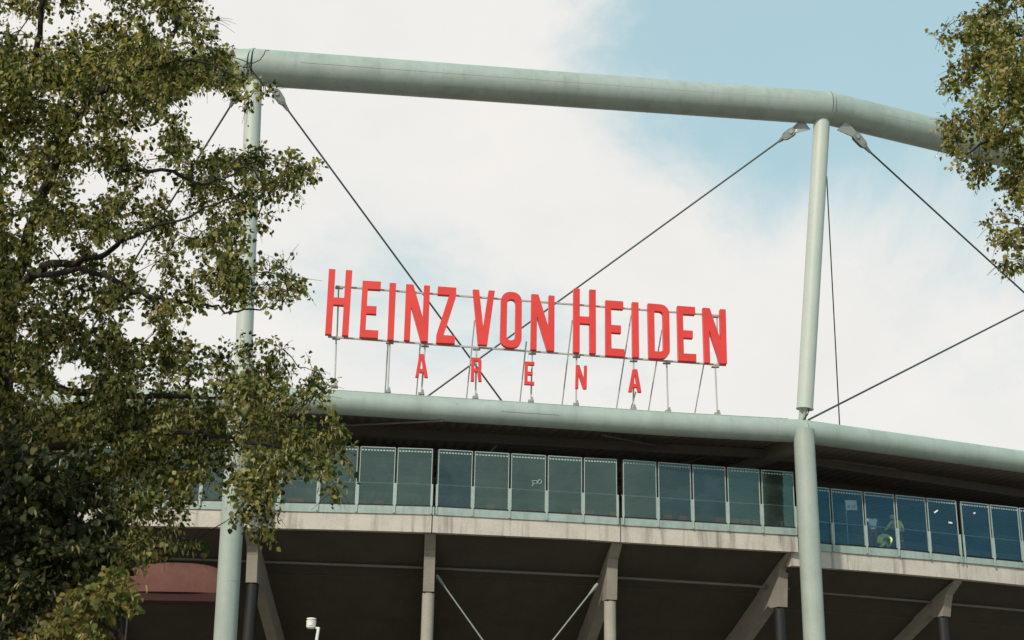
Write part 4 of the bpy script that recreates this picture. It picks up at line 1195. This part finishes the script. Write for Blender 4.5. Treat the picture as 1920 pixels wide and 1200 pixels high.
limbsL = [
 [(14, 590, 17.5, 17), (28, 530, 17.5, 14), (45, 470, 17.4, 12), (72, 390, 17.2, 11), (100, 320, 17.0, 9), (128, 255, 16.9, 7), (150, 205, 16.8, 6), (200, 165, 16.7, 8)][:7],
 [(150, 215, 16.8, 8), (190, 170, 16.6, 8), (222, 145, 16.5, 8), (262, 130, 16.4, 7), (298, 115, 16.3, 6), (318, 78, 16.2, 5), (332, 40, 16.2, 4), (344, -10, 16.2, 3)],
 [(10, 560, 17.5, 10), (-10, 300, 17.3, 9), (0, 222, 17.2, 8), (40, 180, 17.1, 8), (62, 130, 17, 7), (76, 60, 16.9, 6), (84, 0, 16.8, 5), (92, -60, 16.8, 4)],
 [(20, 560, 17.5, 14), (60, 515, 17.3, 10), (92, 497, 17.1, 9), (140, 494, 16.9, 7), (190, 478, 16.7, 6), (240, 445, 16.5, 4), (290, 425, 16.4, 3), (360, 405, 16.4, 2.5), (440, 370, 16.4, 2)],
 [(60, 515, 17.3, 7), (150, 505, 16.8, 5), (208, 520, 16.5, 6), (250, 548, 16.4, 6), (300, 560, 16.3, 5), (340, 565, 16.3, 3.5), (395, 575, 16.3, 2.6), (445, 585, 16.3, 2.2), (500, 575, 16.3, 1.5)],
 [(0, 690, 17.5, 13), (60, 715, 17.2, 9), (120, 732, 17, 8), (200, 736, 16.8, 7), (270, 740, 16.6, 6), (350, 745, 16.5, 4), (440, 748, 16.4, 3), (540, 740, 16.4, 2)],
 [(-5, 760, 17.5, 12), (60, 850, 17, 9), (140, 832, 16.7, 8), (220, 812, 16.5, 7), (300, 808, 16.4, 5), (380, 815, 16.3, 4), (470, 830, 16.2, 3), (560, 850, 16.2, 2), (620, 870, 16.2, 1.5)],
 [(470, 830, 16.2, 3), (505, 860, 16.2, 3), (505, 900, 16.2, 2.5), (500, 940, 16.2, 2), (490, 985, 16.2, 1.5)],
 [(230, 318, 16.9, 4), (300, 320, 16.6, 4), (370, 345, 16.4, 3), (420, 340, 16.3, 2.5), (460, 310, 16.3, 2), (520, 345, 16.3, 1.5)],
 [(-8, 800, 17.5, 10), (60, 930, 16.6, 7), (150, 980, 16.2, 5), (240, 1010, 16, 3), (310, 1030, 16, 2)],
 [(290, 125, 16.3, 4), (350, 110, 16.2, 3), (400, 120, 16.2, 2), (450, 150, 16.2, 1.5)],
 [(440, 130, 16.2, 1.2), (476, 116, 16.2, 1), (505, 95, 16.2, .8)],
]
thinL = [([(-140, 330), (300, 330), (320, 520), (-140, 520)], .12)]
ex = []
re_ = np.random.default_rng(31)
while len(ex) < 230:  # unseen clumps added toward the sun to shade the lower crown
    u = re_.normal(0, 1, 3); u = u / np.linalg.norm(u) * re_.uniform(.2, 1) ** .5
    p = np.array((-8.3, 10.9, 8.9)) + u * np.array((2.7, 2.7, 2.5))
    if p[0] < -.42 * p[1] - .6: ex.append(p)
limbsL.append([(0, 690, 17.5, 12), (-120, 560, 16.2, 9), (-320, 450, 14.5, 7), (-520, 400, 13, 5), (-700, 350, 12.2, 3)])  # limbs out of view, reaching to the added shading clumps
limbsL.append([(-10, 760, 17.5, 10), (-200, 640, 16, 8), (-480, 600, 14, 6), (-760, 520, 12.6, 3)])
for xx, yy in ((500, 520), (540, 506), (520, 548), (472, 520), (560, 536), (578, 312), (545, 312), (505, 296), (470, 300), (430, 310), (520, 350), (540, 340), (600, 735), (622, 800), (640, 850), (620, 905), (500, 960), (500, 1000), (466, 972),
               (470, 150), (430, 112), (492, 166), (462, 192), (410, 90), (380, 40), (440, 540), (480, 545), (440, 430), (490, 420), (520, 650), (570, 690), (600, 720), (440, 960), (400, 905), (300, 1020), (360, 1018)):
    for k in range(1): ex.append(np.array(at(xx + re_.normal(0, 6), yy + re_.normal(0, 6), re_.uniform(15.3, 17.2))))
for i in range(46):
    xx, yy = re_.uniform(20, 425), re_.uniform(95, 165)
    ex.append(np.array(at(xx, yy, re_.uniform(14.8, 18.4))))
tree('linden_tree', 'large linden tree with dense dark crown filling the left side', trunkL, limbsL, polyL, holesL, 600, (14.6, 18.6), 40, 17, 11, .059, M['leaf'], n_single=280, seed=3, thin=thinL, extra=ex, bract=.26, fore=1.0)
# added tree whose darkened leaves give the shade of the lower-left crown
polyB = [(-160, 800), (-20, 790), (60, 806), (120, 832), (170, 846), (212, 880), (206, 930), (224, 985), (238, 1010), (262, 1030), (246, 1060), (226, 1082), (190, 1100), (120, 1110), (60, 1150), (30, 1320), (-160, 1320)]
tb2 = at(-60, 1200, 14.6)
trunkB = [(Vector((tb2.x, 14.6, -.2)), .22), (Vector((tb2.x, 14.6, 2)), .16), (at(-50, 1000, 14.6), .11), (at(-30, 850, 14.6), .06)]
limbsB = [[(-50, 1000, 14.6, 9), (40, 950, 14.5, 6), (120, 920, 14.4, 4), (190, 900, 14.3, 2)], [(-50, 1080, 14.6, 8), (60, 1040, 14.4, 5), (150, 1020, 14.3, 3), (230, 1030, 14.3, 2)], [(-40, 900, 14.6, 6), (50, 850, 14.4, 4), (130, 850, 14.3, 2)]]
tree('linden_tree', 'added linden tree with leaves coloured as in shade in the bottom left corner, nearer than the large one', trunkB, limbsB, polyB, [], 95, (13.6, 15.2), 44, 17, 10, .07, M['leaf_shaded'], n_single=60, seed=5, bract=.10)
# small sunlit tree in the lower left corner
polyS = [(28, 1330), (40, 1190), (70, 1150), (110, 1118), (150, 1100), (185, 1080), (205, 1065), (235, 1080), (262, 1090), (282, 1108), (272, 1130), (280, 1148), (258, 1164), (238, 1150), (214, 1158), (196, 1190), (190, 1330)]
tb3 = at(226, 1200, 13.6)
trunkS = [(Vector((tb3.x, 13.6, -.1)), .05), (Vector((tb3.x, 13.6, 1.4)), .035), (at(225, 1180, 13.6), .026), (at(222, 1140, 13.6), .018), (at(205, 1100, 13.6), .01)]
limbsS = [[(224, 1190, 13.6, 4), (180, 1160, 13.5, 3), (140, 1150, 13.4, 2)], [(222, 1140, 13.6, 3), (245, 1120, 13.5, 2), (262, 1115, 13.5, 1.5)], [(225, 1230, 13.6, 4), (150, 1220, 13.5, 3), (90, 1190, 13.5, 2)]]
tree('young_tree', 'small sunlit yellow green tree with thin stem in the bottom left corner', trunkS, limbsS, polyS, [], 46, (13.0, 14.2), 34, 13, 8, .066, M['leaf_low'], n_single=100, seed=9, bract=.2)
# red-leaved shrub tip at the very bottom
polyR = [(168, 1330), (172, 1202), (196, 1184), (220, 1176), (232, 1186), (240, 1230), (236, 1330)]
tb4 = at(205, 1230, 14.4)
trunkR = [(Vector((tb4.x, 14.4, -.1)), .03), (Vector((tb4.x, 14.4, 1.2)), .02), (at(206, 1240, 14.4), .012), (at(212, 1195, 14.4), .006)]
rt_ = tree('red_shrub', 'red leaved shrub tip showing at the bottom beside the thin stem', trunkR, [[(206, 1240, 14.4, 2.5), (190, 1210, 14.4, 1.5)]], polyR, [], 9, (14.2, 14.7), 22, 9, 5, .055, M['red_leaf'], n_single=14, seed=12, bract=0)
rt_['category'] = 'shrub'
# sunny linden on the right
polyT = [(2120, -120), (1830, -120), (1846, -30), (1838, 2), (1818, 22), (1800, 34), (1778, 44), (1744, 48), (1756, 66), (1776, 78), (1772, 98), (1790, 104), (1776, 116), (1782, 134), (1768, 150), (1770, 172), (1784, 186), (1796, 196), (1762, 216), (1756, 240), (1768, 258),
         (1774, 282), (1798, 300), (1784, 324), (1806, 318), (1822, 344), (1836, 348), (1856, 334), (1868, 344), (1858, 364), (1854, 390), (1866, 398), (1842, 414), (1858, 430), (1854, 448), (1870, 462), (1868, 486), (1880, 506), (1912, 514), (1940, 500), (1990, 540), (2120, 560)]
holesT = [[(1878, 226), (1900, 240), (1890, 262), (1870, 250)], [(1890, 30), (1912, 20), (1912, 40), (1896, 46)], [(1852, 210), (1868, 200), (1872, 216), (1858, 226)], [(1908, 330), (1925, 322), (1925, 340)], [(1905, 255), (1925, 250), (1925, 275), (1908, 272)]]
tb5 = at(2420, 1200, 18)
trunkT = [(Vector((tb5.x, 18, -.2)), .34), (Vector((tb5.x, 18, 2)), .25), (at(2330, 700, 18), .17), (at(2260, 420, 18), .12)]
limbsT = [[(2260, 430, 18, 10), (2100, 250, 17.8, 8), (1980, 190, 17.6, 6), (1918, 205, 17.5, 4), (1885, 232, 17.5, 3.4), (1850, 265, 17.4, 2.6), (1810, 290, 17.4, 1.5)], [(1895, 225, 17.5, 3), (1860, 226, 17.4, 2.2), (1830, 255, 17.4, 1.6)],
          [(2100, 250, 17.8, 6), (1990, 100, 17.7, 4), (1900, 60, 17.6, 3), (1820, 60, 17.5, 1.6)], [(2260, 430, 18, 8), (2080, 400, 17.8, 5), (1960, 420, 17.6, 3), (1890, 440, 17.5, 2)]]
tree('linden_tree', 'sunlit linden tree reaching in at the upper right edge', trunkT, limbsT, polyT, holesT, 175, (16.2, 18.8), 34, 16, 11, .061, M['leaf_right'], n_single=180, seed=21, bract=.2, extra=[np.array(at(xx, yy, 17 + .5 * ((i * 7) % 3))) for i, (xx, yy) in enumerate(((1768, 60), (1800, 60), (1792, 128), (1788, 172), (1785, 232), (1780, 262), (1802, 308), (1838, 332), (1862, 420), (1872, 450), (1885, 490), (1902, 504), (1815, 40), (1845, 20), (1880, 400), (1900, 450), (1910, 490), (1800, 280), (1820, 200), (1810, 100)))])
